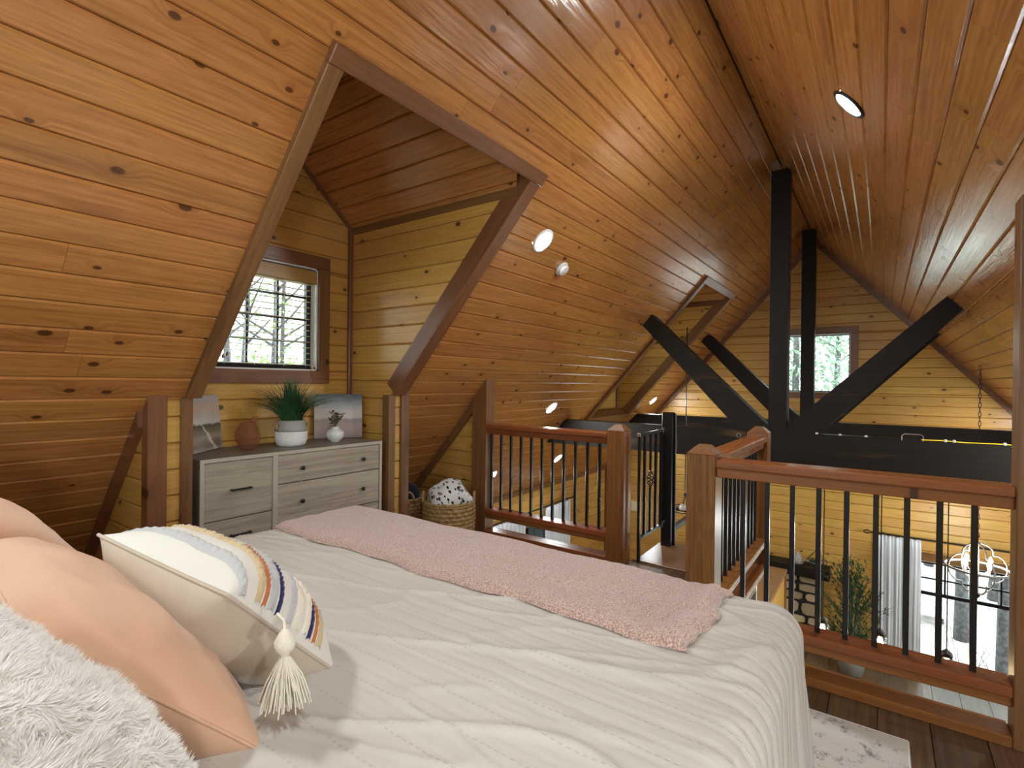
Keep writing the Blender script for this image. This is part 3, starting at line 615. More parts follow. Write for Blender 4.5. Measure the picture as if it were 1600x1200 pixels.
MB().box((0.0, -0.012, 0.175), (GW, 0.012, 0.200), 0.003).obj('lower_bar', 'black', gt)
for k, x in enumerate((0.012, 0.125, 0.255, 0.38, 0.505)):
    lo = -0.02 if k == 0 else 0.19
    if k == 2:
        MB().box((x - 0.009, -0.009, 0.19), (x + 0.009, 0.009, 0.56)).obj('bar', 'black', gt); MB().box((x - 0.009, -0.009, 0.70), (x + 0.009, 0.009, 1.0)).obj('bar', 'black', gt)
        for q in range(4):
            MB().tube([(x + 0.034 * math.sin(PI * s / 14) * math.cos(2.6 * PI * s / 14 + q * PI / 2), 0.034 * math.sin(PI * s / 14) * math.sin(2.6 * PI * s / 14 + q * PI / 2), 0.56 + 0.14 * s / 14) for s in range(15)], 0.005, 5).obj('basket_twist', 'black', gt)
    else: MB().box((x - 0.011, -0.011, lo), (x + 0.011, 0.011, 1.002)).obj('bar', 'black', gt)
for z in (0.19, 1.012): MB().box((GW, -0.014, z - 0.025), (GW + 0.035, 0.0, z + 0.025), 0.003).obj('hinge', 'steel', gt)
MB().box((-0.018, -0.012, 0.995), (0.004, 0.012, 1.028), 0.003).obj('latch', 'steel', gt)
bp = thing('metal_post', 'tall black square metal post that the gate hangs from', 'post', (4.53, 1.53, 0))
MB().box((-0.045, -0.045, -0.02), (0.045, 0.045, 1.17), 0.006).obj('tube', 'black', bp)
MB().tube([(0.02, -0.055, 0.0), (0.02, -0.055, 1.16)], 0.010, 8).obj('rod', 'black', bp)
hr = thing('metal_handrail', 'black metal handrail running on from foot of the tall metal post', 'handrail', (4.58, 1.51, 0.13))
MB().box((0.0, -0.02, -0.03), (1.2, 0.02, 0.02), 0.004).obj('bar', 'black', hr)
MB().box((0.05, -0.015, -0.2), (0.08, 0.015, 0.0)).obj('bracket', 'black', hr)
sp = thing('stair_tread', 'black metal stair tread below the gate', 'stair', (3.98, 1.66, -0.20))
MB().box((0.0, 0.0, -0.04), (0.5, 0.55, 0.0), 0.005).obj('plate', 'black', sp); MB().box((0.0, 0.0, 0.0), (0.03, 0.05, 0.19)).obj('bracket', 'black', sp)
MB().tube([(0.02, 0.03, 0.10), (0.02, 0.45, 0.02)], 0.012, 6).obj('stringer', 'black', sp)
sb = thing('stair_step', 'brown topped wooden step below the short stair railing', 'step', (4.95, 0.97, -0.50))
MB().box((0.0, 0.0, -0.05), (0.50, 0.42, 0.0), 0.005).obj('tread', 'rail_x', sb)
MB().box((0.0, -0.012, -0.06), (0.50, 0.0, -0.002)).obj('pale_edge', 'white_bar', sb)
MB().box((0.44, -0.01, -0.55), (0.50, 0.05, -0.05)).obj('leg', 'white_bar', sb)
hw = MB().box((6.70, 1.09, GZ), (8.25, 1.29, -1.24)); hwo = struct(hw, 'wall_half', 'pine_wall')
MB().box((6.68, 1.065, -1.24), (8.29, 1.30, -1.20), 0.004).obj('cap', 'landing', hwo)
MB().box((8.20, 1.07, GZ), (8.27, 1.14, -1.24), 0.003).obj('corner_board', 'trim_z', hwo)

# ------------------------------------------------------------------ bed, quilt, throw
BZ = 0.76; BY0, BY1 = 0.26, 2.16; BX0, BX1 = -0.42, 1.72; QR = 0.085
bed = thing('bed', 'bed under the cream quilt', 'bed', (BX0, BY0, 0))
MB().box((0.02, 0.02, 0.34), (BX1 - BX0 - 0.02, BY1 - BY0 - 0.02, BZ - 0.03), 0.05).obj('mattress', 'cream', bed)
MB().box((0.0, 0.0, 0.20), (BX1 - BX0, BY1 - BY0, 0.33), 0.01).obj('frame', 'beam', bed)
for x in (0.03, BX1 - BX0 - 0.09):
    for y in (0.03, BY1 - BY0 - 0.09): MB().box((x, y, 0), (x + 0.06, y + 0.06, 0.22), 0.004).obj('leg', 'black', bed)
MB().box((-0.07, -0.02, 0.0), (-0.01, BY1 - BY0 + 0.02, 1.02), 0.01).obj('headboard', 'beam', bed)
def drape(x, y, z, r=QR):
    """fold a flat point over the bed's foot and sides"""
    ex = max(0.0, x - BX1); e0 = max(0.0, BY0 - y); e1 = max(0.0, y - BY1); ey = e0 + e1; e = math.hypot(ex, ey)
    bx_, by_ = min(x, BX1), min(max(y, BY0), BY1)
    if e < 1e-9: return Vector((bx_, by_, z)), 0.0
    dx, dy = ex / e, (e1 - e0) / e
    a = e / r
    if a < PI / 2: off, dr = r * math.sin(a), r * (1 - math.cos(a))
    else: off, dr = r + 0.03 * min(1.0, (e - r * PI / 2) / 0.5), r + (e - r * PI / 2)
    return Vector((bx_ + dx * off, by_ + dy * off, z - dr)), dr
def quilt_z(x, y):
    d = abs(((x + 0.006 * math.sin(y * 3.0)) / 0.052) % 1.0 - 0.5) * 0.052
    ch = -0.0028 * math.exp(-((0.026 - d) / 0.006) ** 2) * (0.6 + 0.4 * math.sin(y * 320))
    p = Vector((x * 2.3, y * 1.6, 0.3)); q = Vector((x * 9, y * 5, 1.7))
    fold = noise.noise(Vector((x * 3.1 + y * 1.2, y * 1.1 - x * 0.5, 9.0))); fold2 = noise.noise(Vector((x * 7 + y * 2.4, y * 2 - x, 3.3)))
    wr = 0.006 * noise.noise(p) + 0.0022 * noise.noise(q) + 0.0012 * noise.noise(Vector((x * 26, y * 12, 4.0))) + 0.0085 * math.exp(-(fold / 0.028) ** 2) + 0.0050 * math.exp(-(fold2 / 0.045) ** 2)
    return BZ + ch + wr
mb = MB(); NU, NV = 420, 240
QX0, QX1 = -0.40, BX1 + 0.66; QY0, QY1 = BY0 - 0.66, BY1 + 0.66
def qf(a, b):
    x = QX0 + (QX1 - QX0) * a; y = QY0 + (QY1 - QY0) * b
    p, dr = drape(x, y, quilt_z(x, y))
    if dr > 0.02:
        k = min(1.0, dr / 0.35)
        s = (0.010 * math.sin(x * 17) + 0.006 * math.sin(x * 41 + 1)) if y < BY0 or y > BY1 else (0.016 * math.sin(y * 20))
        if y < BY0: p.y -= s * k
        elif y > BY1: p.y += s * k
        if x > BX1: p.x += s * k * 0.7
        d = abs((x / 0.052) % 1.0 - 0.5) * 0.052
        if y < BY0: p.y += 0.007 * math.exp(-((0.026 - d) / 0.007) ** 2)
    return p
mb.grid(NU, NV, qf)
qo = mb.obj('quilt', 'quilt', smooth=True); tag(qo, 'cream channel-stitched quilt spread over the bed', 'quilt')
sm_ = qo.modifiers.new('thickness', 'SOLIDIFY'); sm_.thickness = 0.012; sm_.offset = -1
# throw across the foot
TX0, TX1, TY0, TY1 = 1.245, 1.735, 0.375, 2.225
def throw_pt(a, b, lift):
    y = TY0 + (TY1 - TY0) * b
    x0 = 1.285 - 0.03 * b + 0.010 * math.sin(y * 9) + 0.006 * math.sin(y * 23); x1 = 1.735 + 0.006 * math.sin(y * 11)
    if b < 0.05: y += (0.012 * math.sin(a * 9 + 0.6) + 0.004 * math.sin(a * 31)) * (1 - b / 0.05)
    x = x0 + (x1 - x0) * a
    ed = min(a, 1 - a) * (x1 - x0); eb = min(b, 1 - b) * (TY1 - TY0)
    h = 0.022 * (1 - math.exp(-min(ed, eb) / 0.014))
    h += 0.014 * math.exp(-((y - TY0 - 0.05) / 0.035) ** 2) * (0.8 + 0.2 * math.sin(x * 30 + y * 10))
    h += 0.004 * noise.noise(Vector((x * 14, y * 9, 2))) + 0.003 * math.sin(y * 120 + 2 * noise.noise(Vector((x * 8, y * 8, 0)))) * math.exp(-(y - TY0) / 0.25)
    if y > BY1 - 0.0: pass
    p, dr = drape(x, y, BZ + 0.004 + 0.006 * noise.noise(Vector((x * 2.3, y * 1.6, 0.3))))
    p.z += h if lift else -0.001
    return p
mb = MB(); mb.grid(64, 190, lambda a, b: throw_pt(a, b, True)); k = len(mb.v); mb.grid(64, 190, lambda a, b: throw_pt(a, b, False))
nv = 190
for i in range(63):
    for j in (0, nv - 1): mb.f.append((i * nv + j, (i + 1) * nv + j, k + (i + 1) * nv + j, k + i * nv + j)); mb.m.append(0)
for j in range(nv - 1):
    for i in (0, 63): mb.f.append((i * nv + j, i * nv + j + 1, k + i * nv + j + 1, k + i * nv + j)); mb.m.append(0)
tag(mb.obj('throw_blanket', 'throw', smooth=True), 'dusty pink chenille throw folded across foot of the bed', 'blanket')

# ------------------------------------------------------------------ pillows
def pillow_pt(a, b, w, h, T, side, seed=0.0, wr=0.006, pinch=0.07):
    """a,b in -1..1; local x across (w), y up (h), z thickness"""
    x = a * w / 2 * (1 - pinch * (1 - b * b) * abs(a) ** 3); y = b * h / 2 * (1 - pinch * (1 - a * a) * abs(b) ** 3)
    t = max(0.0, (1 - a ** 4) * (1 - b ** 4)) ** 0.62 * (1 - 0.25 * (a * a + b * b) / 2)
    n = wr * noise.noise(Vector((a * 2.2 + seed, b * 2.2, seed + side))) + wr * 0.5 * noise.noise(Vector((a * 5 + seed, b * 6, seed)))
    ed = (1 - a * a) * (1 - b * b)
    return Vector((x, y, side * (T / 2 * t + n * min(1.0, ed * 6))))
def pillow_mesh(w, h, T, mats, seed, wr=0.006, n=46):
    mb = MB(); rem = lambda s: math.sin((s * 2 - 1) * PI / 2)
    mb.grid(n, n, lambda a, b: pillow_pt(rem(a), rem(b), w, h, T, 1, seed, wr), 0)
    mb.grid(n, n, lambda a, b: pillow_pt(rem(a), rem(b), w, h, T, -1, seed, wr), 1 if len(mats) > 1 else 0)
    return mb
def seam(w, h, r, mat, parent, seed):
    pts = []
    m = 24
    for k in range(m): pts.append(pillow_pt(-1 + 2 * k / m, -1, w, h, 0, 1))
    for k in range(m): pts.append(pillow_pt(1, -1 + 2 * k / m, w, h, 0, 1))
    for k in range(m): pts.append(pillow_pt(1 - 2 * k / m, 1, w, h, 0, 1))
    for k in range(m): pts.append(pillow_pt(-1, 1 - 2 * k / m, w, h, 0, 1))
    return MB().tube(pts, r, 5, True).obj('piping', mat, parent, smooth=True)
def orient(o, c, xdir, ydir):
    x = Vector(xdir).normalized(); y = Vector(ydir); y = (y - x * y.dot(x)).normalized(); z = x.cross(y)
    o.matrix_world = Matrix(((x.x, y.x, z.x, c[0]), (x.y, y.y, z.y, c[1]), (x.z, y.z, z.z, c[2]), (0, 0, 0, 1)))
# banded pillow; local x runs along +Y of the room (far), local y up its slope, local z = its front (towards the foot)
PW, PH, PT = 0.47, 0.40, 0.235
bo = thing('tasselled_pillow', 'cream throw pillow with woven navy and rust bands and a tassel', 'pillow')
orient(bo, (0.577, 1.225, 0.905), (-0.13, 0.98, 0.09), (-0.70, 0.03, 0.71))
pm = pillow_mesh(PW, PH, PT, ['cream', 'linen'], 3.0); pm.obj('cover', ['cream', 'linen'], bo, smooth=True)
seam(PW, PH, 0.004, 'linen', bo, 3.0)
def band(b0, width, mat, kind, amax=0.985, name='woven_band'):
    """a band across the pillow's front at height b0"""
    pts = []; nn = 150
    mb = MB()
    def f(s, q):
        a = -amax + 2 * amax * s; ph = s * nn
        p = pillow_pt(a, b0 + (q - 0.5) * width * 2 / PH, PW, PH, PT, 1, 3.0)
        prof = math.sin(PI * q) ** 0.6
        hh = 0.006
        if kind == 'braid': hh = 0.0065 + 0.0018 * math.sin(ph * 0.8 + (q * 7))
        if kind == 'tuft': hh = 0.008 + 0.007 * noise.noise(Vector((ph * 0.7, q * 4, b0 * 9)))
        if kind == 'cord': hh = 0.005 + 0.0025 * math.sin(ph * 1.6 + q * 4)
        jit = 0.002 * noise.noise(Vector((ph * 0.4, 3, b0))) if kind == 'tuft' else 0
        p.y += jit; p.z += hh * prof - 0.0005; return p
    mb.grid(nn, 8, f); return mb.obj(name, mat, bo, smooth=True)
for b0, wd, mt, kd in ((0.84, 0.020, 'grey_yarn', 'braid'), (0.60, 0.020, 'tan_yarn', 'tuft'), (0.50, 0.014, 'orange', 'cord'), (0.38, 0.026, 'grey_yarn', 'tuft'), (0.26, 0.015, 'navy', 'cord'),
                       (0.04, 0.022, 'grey_yarn', 'braid'), (-0.10, 0.026, 'cream_yarn', 'braid'), (-0.26, 0.020, 'cream_yarn', 'tuft'), (-0.36, 0.015, 'navy', 'cord'), (-0.46, 0.014, 'orange', 'cord'), (-0.56, 0.022, 'tan_yarn', 'tuft')):
    band(b0, wd, mt, kd)
# tassel hanging from the near side seam
tl = MB().lathe([(0.004, 0.048), (0.010, 0.042), (0.019, 0.026), (0.018, 0.012), (0.009, 0.002), (0.008, -0.004)], n=14)
tas = tl.obj('tassel', 'cream_yarn', bo, smooth=True)
T0 = Vector((0.545, 0.905, 0.905))
tas.matrix_world = Matrix.Translation(T0) @ Matrix.Rotation(math.radians(-6), 4, 'X')
tas.matrix_parent_inverse = Matrix.Identity(4); tas.parent = None
mbs = MB(); rr = random.Random(8)
for k in range(110):
    a = rr.uniform(0, 2 * PI); r0 = 0.007 * math.sqrt(rr.random()); r1 = 0.012 + 0.034 * math.sqrt(rr.random()); ln = rr.uniform(0.075, 0.096)
    j = rr.uniform(-0.006, 0.006)
    mbs.tube([(r0 * math.cos(a), r0 * math.sin(a), 0.0), ((r0 + r1) * 0.55 * math.cos(a) + j, (r0 + r1) * 0.55 * math.sin(a), -ln * 0.5), (r1 * math.cos(a), r1 * math.sin(a) - j, -ln)], [0.0019, 0.0019, 0.0014], 4, cap=False)
fringe = mbs.obj('fringe', 'cream_yarn', tas, smooth=True, kind='stuff')
hang = MB().tube([(0, 0, 0.046), (0.004, 0.01, 0.06), (0.002, 0.03, 0.068)], 0.003, 5).obj('loop', 'cream_yarn', tas)
def keep_parent(ch, par, world):
    ch.parent = par; ch.matrix_parent_inverse = par.matrix_world.inverted(); ch.matrix_basis = world
keep_parent(tas, bo, Matrix.Translation(T0))
# peach pillows
def peach(c, xd, yd, w, h, T, label, seed):
    t_ = thing('bed_pillow', label, 'pillow'); orient(t_, c, xd, yd)
    pillow_mesh(w, h, T, ['peach'], seed, 0.010).obj('cover', 'peach', t_, smooth=True); seam(w, h, 0.0035, 'peach', t_, seed); return t_
peach((0.365, 1.27, 0.905), (0.05, 0.99, 0.0), (-0.70, 0.03, 0.71), 0.72, 0.47, 0.205, 'peach linen bed pillow between the white plush and the tasselled pillow', 11.0)
peach((0.318, 1.80, 0.950), (0.0, 1.0, 0.0), (-0.62, 0.0, 0.78), 0.66, 0.50, 0.22, 'peach linen bed pillow further back, beside the boarded slope', 17.0)
fp = thing('plush_pillow', 'shaggy white plush pillow closest to the headboard', 'pillow')
orient(fp, (0.150, 0.832, 0.958), (0.05, 0.99, 0.05), (-0.62, 0.0, 0.78))
FW, FH, FT = 0.48, 0.50, 0.21
pillow_mesh(FW, FH, FT, ['fur'], 23.0, 0.01).obj('cover', 'fur', fp, smooth=True)
mb = MB(); rr = random.Random(4)
for k in range(80000):
    a, b = rr.uniform(-1, 1), rr.uniform(-1, 1); s = 1 if rr.random() < 0.62 else -1
    p = pillow_pt(a, b, FW, FH, FT, s, 23.0, 0.01)
    e = 0.02; nrm = (pillow_pt(min(1, a + e), b, FW, FH, FT, s, 23.0, 0.01) - p).cross(pillow_pt(a, min(1, b + e), FW, FH, FT, s, 23.0, 0.01) - p)
    nrm = (nrm.normalized() * s) if nrm.length > 1e-9 else Vector((0, 0, s))
    if nrm.z * s < 0: nrm = -nrm
    cl = Vector((noise.noise(Vector((a * 7, b * 7, 1))), noise.noise(Vector((a * 7, b * 7, 7))), noise.noise(Vector((a * 7, b * 7, 13)))))
    d = (nrm * 0.75 + cl * 1.1 + Vector((0, -0.15, 0)) + Vector((rr.uniform(-1, 1), rr.uniform(-1, 1), rr.uniform(-1, 1))) * 0.38 + Vector((p.x, p.y, 0)) * 1.2).normalized()
    if d.dot(nrm) < 0.15: d = (d + nrm * 0.5).normalized()
    ln = rr.uniform(0.007, 0.017); sd_ = d.cross(Vector((rr.uniform(-1, 1), rr.uniform(-1, 1), rr.uniform(-1, 1)))).normalized() * 0.0009
    q = p + d * ln * 0.55 + cl * 0.003; tip = p + d * ln + cl * 0.009
    mb.add([p - sd_, p + sd_, q + sd_ * 0.8, q - sd_ * 0.8, tip], [(0, 1, 2, 3), (3, 2, 4)])
me = bpy.data.meshes.new('fur'); me.from_pydata(mb.v, [], mb.f); me.materials.append(M['fur']); fo = bpy.data.objects.new('fur', me); COL.objects.link(fo); fo.parent = fp; fo['kind'] = 'stuff'

# ------------------------------------------------------------------ dresser and what stands on it
DRX, DRY, DRW, DRD, DRH = 1.35, 3.10, 1.297, 0.50, 0.962
dr = thing('dresser', 'greyed oak dresser with black knobs in the dormer alcove', 'dresser', (DRX, DRY, 0))
def part(mb, name, mat, par, **kw): return mb.obj(name, mat, par, **kw)
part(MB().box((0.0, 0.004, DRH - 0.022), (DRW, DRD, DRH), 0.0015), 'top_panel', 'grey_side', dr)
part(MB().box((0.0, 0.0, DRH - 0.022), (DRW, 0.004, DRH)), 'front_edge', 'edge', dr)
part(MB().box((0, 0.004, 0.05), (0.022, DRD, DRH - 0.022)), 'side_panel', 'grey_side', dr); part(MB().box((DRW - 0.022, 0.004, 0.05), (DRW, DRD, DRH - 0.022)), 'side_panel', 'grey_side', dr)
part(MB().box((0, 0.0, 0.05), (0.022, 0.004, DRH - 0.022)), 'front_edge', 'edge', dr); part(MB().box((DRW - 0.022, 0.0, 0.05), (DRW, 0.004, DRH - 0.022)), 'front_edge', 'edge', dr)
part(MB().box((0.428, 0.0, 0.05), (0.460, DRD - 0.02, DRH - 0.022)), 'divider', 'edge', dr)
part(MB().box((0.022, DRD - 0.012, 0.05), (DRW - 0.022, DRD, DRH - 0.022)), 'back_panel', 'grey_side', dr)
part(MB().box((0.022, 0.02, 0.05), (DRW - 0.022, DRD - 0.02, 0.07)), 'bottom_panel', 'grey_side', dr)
for x in (0.03, DRW - 0.07):
    for y in (0.03, DRD - 0.07): part(MB().box((x, y, 0), (x + 0.04, y + 0.04, 0.05)), 'foot', 'knob', dr)
def drawer(x0, x1, z0, z1, knobs, handle=None):
    d = part(MB().box((x0 + 0.002, 0.008, z0 + 0.002), (x1 - 0.002, 0.028, z1 - 0.002), 0.001), 'drawer', 'grey_oak', dr)
    for x, z in knobs:
        ko = MB().lathe([(0.005, 0.0), (0.005, 0.012), (0.014, 0.016), (0.015, 0.024), (0.012, 0.027), (0.001, 0.0275)], n=16).obj('knob', 'knob', d, smooth=True)
        ko.matrix_local = Matrix.Translation((x, 0.008, z)) @ Matrix.Rotation(PI / 2, 4, 'X')
    if handle:
        hx0, hx1, hz = handle
        MB().box((hx0, -0.020, hz - 0.006), (hx1, -0.010, hz + 0.006), 0.002).box((hx0 + 0.004, -0.012, hz - 0.005), (hx0 + 0.014, 0.008, hz + 0.005)).box((hx1 - 0.014, -0.012, hz - 0.005), (hx1 - 0.004, 0.008, hz + 0.005)).obj('handle', 'knob', d)
xl0, xl1, xr0, xr1 = 0.022, 0.428, 0.460, DRW - 0.022
drawer(xl0, xl1, 0.600, DRH - 0.024, [], (0.165, 0.290, 0.768)); drawer(xl0, xl1, 0.335, 0.598, [], (0.165, 0.290, 0.50)); drawer(xl0, xl1, 0.072, 0.333, [], (0.165, 0.290, 0.23))
for z0, z1 in ((0.753, DRH - 0.024), (0.506, 0.751), (0.29, 0.504), (0.072, 0.288)): drawer(xr0, xr1, z0, z1, [(0.627, (z0 + z1) / 2 - 0.005), (1.116, (z0 + z1) / 2 - 0.003)])
# paintings
def painting_mat(name, kind):
    m, t, b = nt(name); tc = N(t, 'ShaderNodeTexCoord'); s = N(t, 'ShaderNodeSeparateXYZ'); L(t, tc.outputs['Object'], s.inputs[0])
    n = N(t, 'ShaderNodeTexNoise'); n.inputs['Scale'].default_value = 9; n.inputs['Detail'].default_value = 6; n.inputs['Roughness'].default_value = 0.65
    L(t, vmath(t, 'MULTIPLY', tc.outputs['Object'], (1.0, 1.0, 2.6)), n.inputs['Vector'])
    h = math_n(t, 'MULTIPLY_ADD', s.outputs[2], 1 / 0.35, math_n(t, 'MULTIPLY_ADD', n.outputs[0], 0.22, -0.11))
    r = N(t, 'ShaderNodeValToRGB'); L(t, h, r.inputs[0]); e = r.color_ramp.elements
    if kind == 'sea': st_ = [(0.0, (0.36, 0.29, 0.28)), (0.12, (0.47, 0.36, 0.34)), (0.30, (0.50, 0.41, 0.38)), (0.40, (0.40, 0.35, 0.34)), (0.46, (0.74, 0.71, 0.65)), (0.62, (0.66, 0.66, 0.62)), (0.80, (0.34, 0.38, 0.40)), (0.97, (0.10, 0.13, 0.16))]
    else: st_ = [(0.0, (0.45, 0.41, 0.37)), (0.10, (0.28, 0.22, 0.17)), (0.24, (0.40, 0.34, 0.27)), (0.36, (0.24, 0.20, 0.13)), (0.46, (0.10, 0.105, 0.05)), (0.50, (0.66, 0.63, 0.57)), (0.66, (0.56, 0.50, 0.45)), (0.78, (0.62, 0.46, 0.34)), (0.92, (0.50, 0.48, 0.47))]
    while len(e) < len(st_): e.new(0.5)
    for q, (p, c) in zip(e, st_): q.position = p; q.color = (*c, 1)
    col = r.outputs[0]
    if kind != 'sea':
        # a pale stream winding down through the marsh
        px = math_n(t, 'ADD', math_n(t, 'MULTIPLY_ADD', s.outputs[2], -0.85, 0.30), math_n(t, 'MULTIPLY_ADD', n.outputs[0], 0.10, -0.05))
        dd = math_n(t, 'ABSOLUTE', math_n(t, 'SUBTRACT', s.outputs[0], px))
        wd = math_n(t, 'SUBTRACT', 1.0, math_n(t, 'DIVIDE', dd, math_n(t, 'MAXIMUM', math_n(t, 'MULTIPLY_ADD', s.outputs[2], -0.13, 0.030), 0.004)), clamp=True)
        below = maprange(t, s.outputs[2], 0.150, 0.165, 1.0, 0.0)
        col = mix(t, math_n(t, 'MULTIPLY', maprange(t, wd, 0.05, 0.4), below), col, (0.72, 0.69, 0.64))
    L(t, col, b.inputs['Base Color']); b.inputs['Roughness'].default_value = 0.7; bump(t, b, n.outputs[0], 0.3, 0.004); return m
M['paint_marsh'] = painting_mat('marsh landscape paint', 'marsh'); M['paint_sea'] = painting_mat('seascape paint', 'sea')
def painting(p0, p1, w, h, lean, mat, label, z=DRH):
    d = Vector((p1[0] - p0[0], p1[1] - p0[1], 0)).normalized(); bk = Vector((-d.y, d.x, 0)); up = (Vector((0, 0, 1)) * math.cos(lean) + bk * math.sin(lean))
    t_ = thing('painting', label, 'painting'); n = d.cross(up)
    t_.matrix_world = Matrix(((d.x, -n.x, up.x, p0[0]), (d.y, -n.y, up.y, p0[1]), (d.z, -n.z, up.z, z + 0.004), (0, 0, 0, 1)))
    MB().box((0, 0.002, 0), (w, 0.024, h), 0.001).obj('canvas', 'canvas', t_); MB().box((0.001, 0.0, 0.001), (w - 0.001, 0.002, h - 0.001)).obj('picture', mat, t_)
    return t_
painting((1.395, 3.33), (1.700, 3.575), 0.385, 0.35, math.radians(6), 'paint_marsh', 'unframed marsh landscape canvas leaning beside the amber vase')
painting((2.375, 3.57), (2.675, 3.385), 0.36, 0.345, math.radians(5), 'paint_sea', 'unframed grey seascape canvas leaning behind the small white vase')
# amber vase
va = thing('vase', 'faceted amber glass vase on the dresser', 'vase', (1.735, 3.325, DRH))
mb = MB(); prof = [(0.032, 0.0), (0.050, 0.02), (0.068, 0.062), (0.072, 0.095), (0.064, 0.135), (0.048, 0.165), (0.030, 0.186)]
mb.lathe([(r, z) for r, z in prof], n=9); mb.f = mb.f[:-1]; mb.m = mb.m[:-1]
for i, v_ in enumerate(mb.v):
    j = 1 + 0.10 * math.sin(i * 2.7); mb.v[i] = (v_[0] * j, v_[1] * j, v_[2])
mb.obj('body', 'amber', va)
MB().tube([(0.025, 0.0, 0.178), (0.04, 0.0, 0.20), (0.066, 0.0, 0.207)], [0.020, 0.016, 0.011], 10, cap=False).obj('spout', 'amber', va, smooth=True)
# potted grass
pg = thing('potted_grass', 'green grass plant in a two-tone grey and white pot', 'plant', (2.04, 3.335, DRH))
MB().lathe([(0.075, 0.0), (0.095, 0.012), (0.107, 0.05), (0.107, 0.095), (0.106, 0.103)], n=32).obj('pot', 'chalk', pg, smooth=True)
MB().lathe([(0.106, 0.103), (0.105, 0.118), (0.093, 0.158), (0.090, 0.178), (0.083, 0.178), (0.079, 0.150)], n=32).obj('pot_collar', 'grey_glaze', pg, smooth=True)
MB().lathe([(0.08, 0.14), (0.08, 0.165), (0.001, 0.168)], n=20).obj('soil', 'soil', pg)
for s in (1, -1): MB().tube([(s * 0.094, -0.01, 0.150), (s * 0.111, -0.012, 0.160), (s * 0.115, -0.012, 0.135), (s * 0.107, -0.01, 0.112)], 0.006, 6).obj('handle', 'seagrass', pg, smooth=True)
mb = MB(); rr = random.Random(3)
for k in range(620):
    a = rr.uniform(0, 2 * PI); r0 = 0.065 * math.sqrt(rr.random()); ln = rr.uniform(0.24, 0.42); out = rr.uniform(0.15, 1.25) ** 0.8
    ca, sa = math.cos(a), math.sin(a); base = Vector((r0 * math.cos(a * 3), r0 * math.sin(a * 3), 0.165)); pts = []
    for i in range(6):
        s = i / 5; x = out * ln * (0.35 * s + 0.5 * s * s); z = ln * s * (1 - 0.40 * out * s * s) * (1 - 0.25 * out)
        pts.append(base + Vector((ca * x, sa * x * 0.8, z)))
    wd = rr.uniform(0.0026, 0.0046); sv = Vector((-sa, ca, 0.3)).normalized()
    vs = []
    for i, p in enumerate(pts):
        wq = wd * (1 - (i / 5) ** 2 * 0.95); vs += [p - sv * wq, p + sv * wq]
    mb.add(vs, [(2 * i, 2 * i + 1, 2 * i + 3, 2 * i + 2) for i in range(5)])
me = bpy.data.meshes.new('blades'); me.from_pydata(mb.v, [], mb.f); me.materials.append(M['grass']); bo_ = bpy.data.objects.new('blades', me); COL.objects.link(bo_); bo_.parent = pg; bo_['kind'] = 'stuff'
# small white vase with sprigs
wv = thing('bud_vase', 'small round white vase with dried sprigs on the dresser', 'vase', (2.375, 3.305, DRH))
MB().lathe([(0.030, 0.0), (0.032, 0.008), (0.052, 0.022), (0.066, 0.050), (0.064, 0.072), (0.045, 0.090), (0.026, 0.098), (0.026, 0.110), (0.031, 0.114), (0.025, 0.112)], n=28).obj('body', 'white_ceramic', wv, smooth=True)
def leaf_mb(mb, p, d, ln, wd, mi=0):
    d = d.normalized(); sv = d.cross(Vector((0.2, 0.5, 1))).normalized(); nn = sv.cross(d)
    m_ = p + d * ln * 0.5 + nn * ln * 0.08
    mb.add([p, m_ + sv * wd, p + d * ln, m_ - sv * wd, m_ - nn * ln * 0.03], [(0, 1, 4), (1, 2, 4), (2, 3, 4), (3, 0, 4)], mi)
rr = random.Random(6)
for k in range(11):
    a = rr.uniform(0, 2 * PI); el = rr.uniform(0.35, 1.0); top = Vector((0.085 * math.cos(a) * el * 1.05, 0.06 * math.sin(a) * el, 0.14 + 0.085 * rr.random()))
    if k < 3: top = Vector((0.02 * (k - 1), 0.01, 0.22 - 0.01 * k))
    st_ = MB().tube([(0, 0, 0.105), (top.x * 0.4, top.y * 0.4, 0.105 + (top.z - 0.105) * 0.6), tuple(top)], 0.0015, 4).obj('stem', 'leaf', wv)
    for q in range(6):
        s = 0.4 + 0.1 * q; p = Vector((top.x * s, top.y * s, 0.105 + (top.z - 0.105) * min(1.0, s * 1.05)))
        mb = MB(); leaf_mb(mb, p, Vector((rr.uniform(-1, 1), rr.uniform(-1, 1), rr.uniform(-0.3, 1))), rr.uniform(0.030, 0.045), 0.010)
        mb.obj('leaf', 'leaf' if (k + q) % 3 else 'leaf_rust', st_)

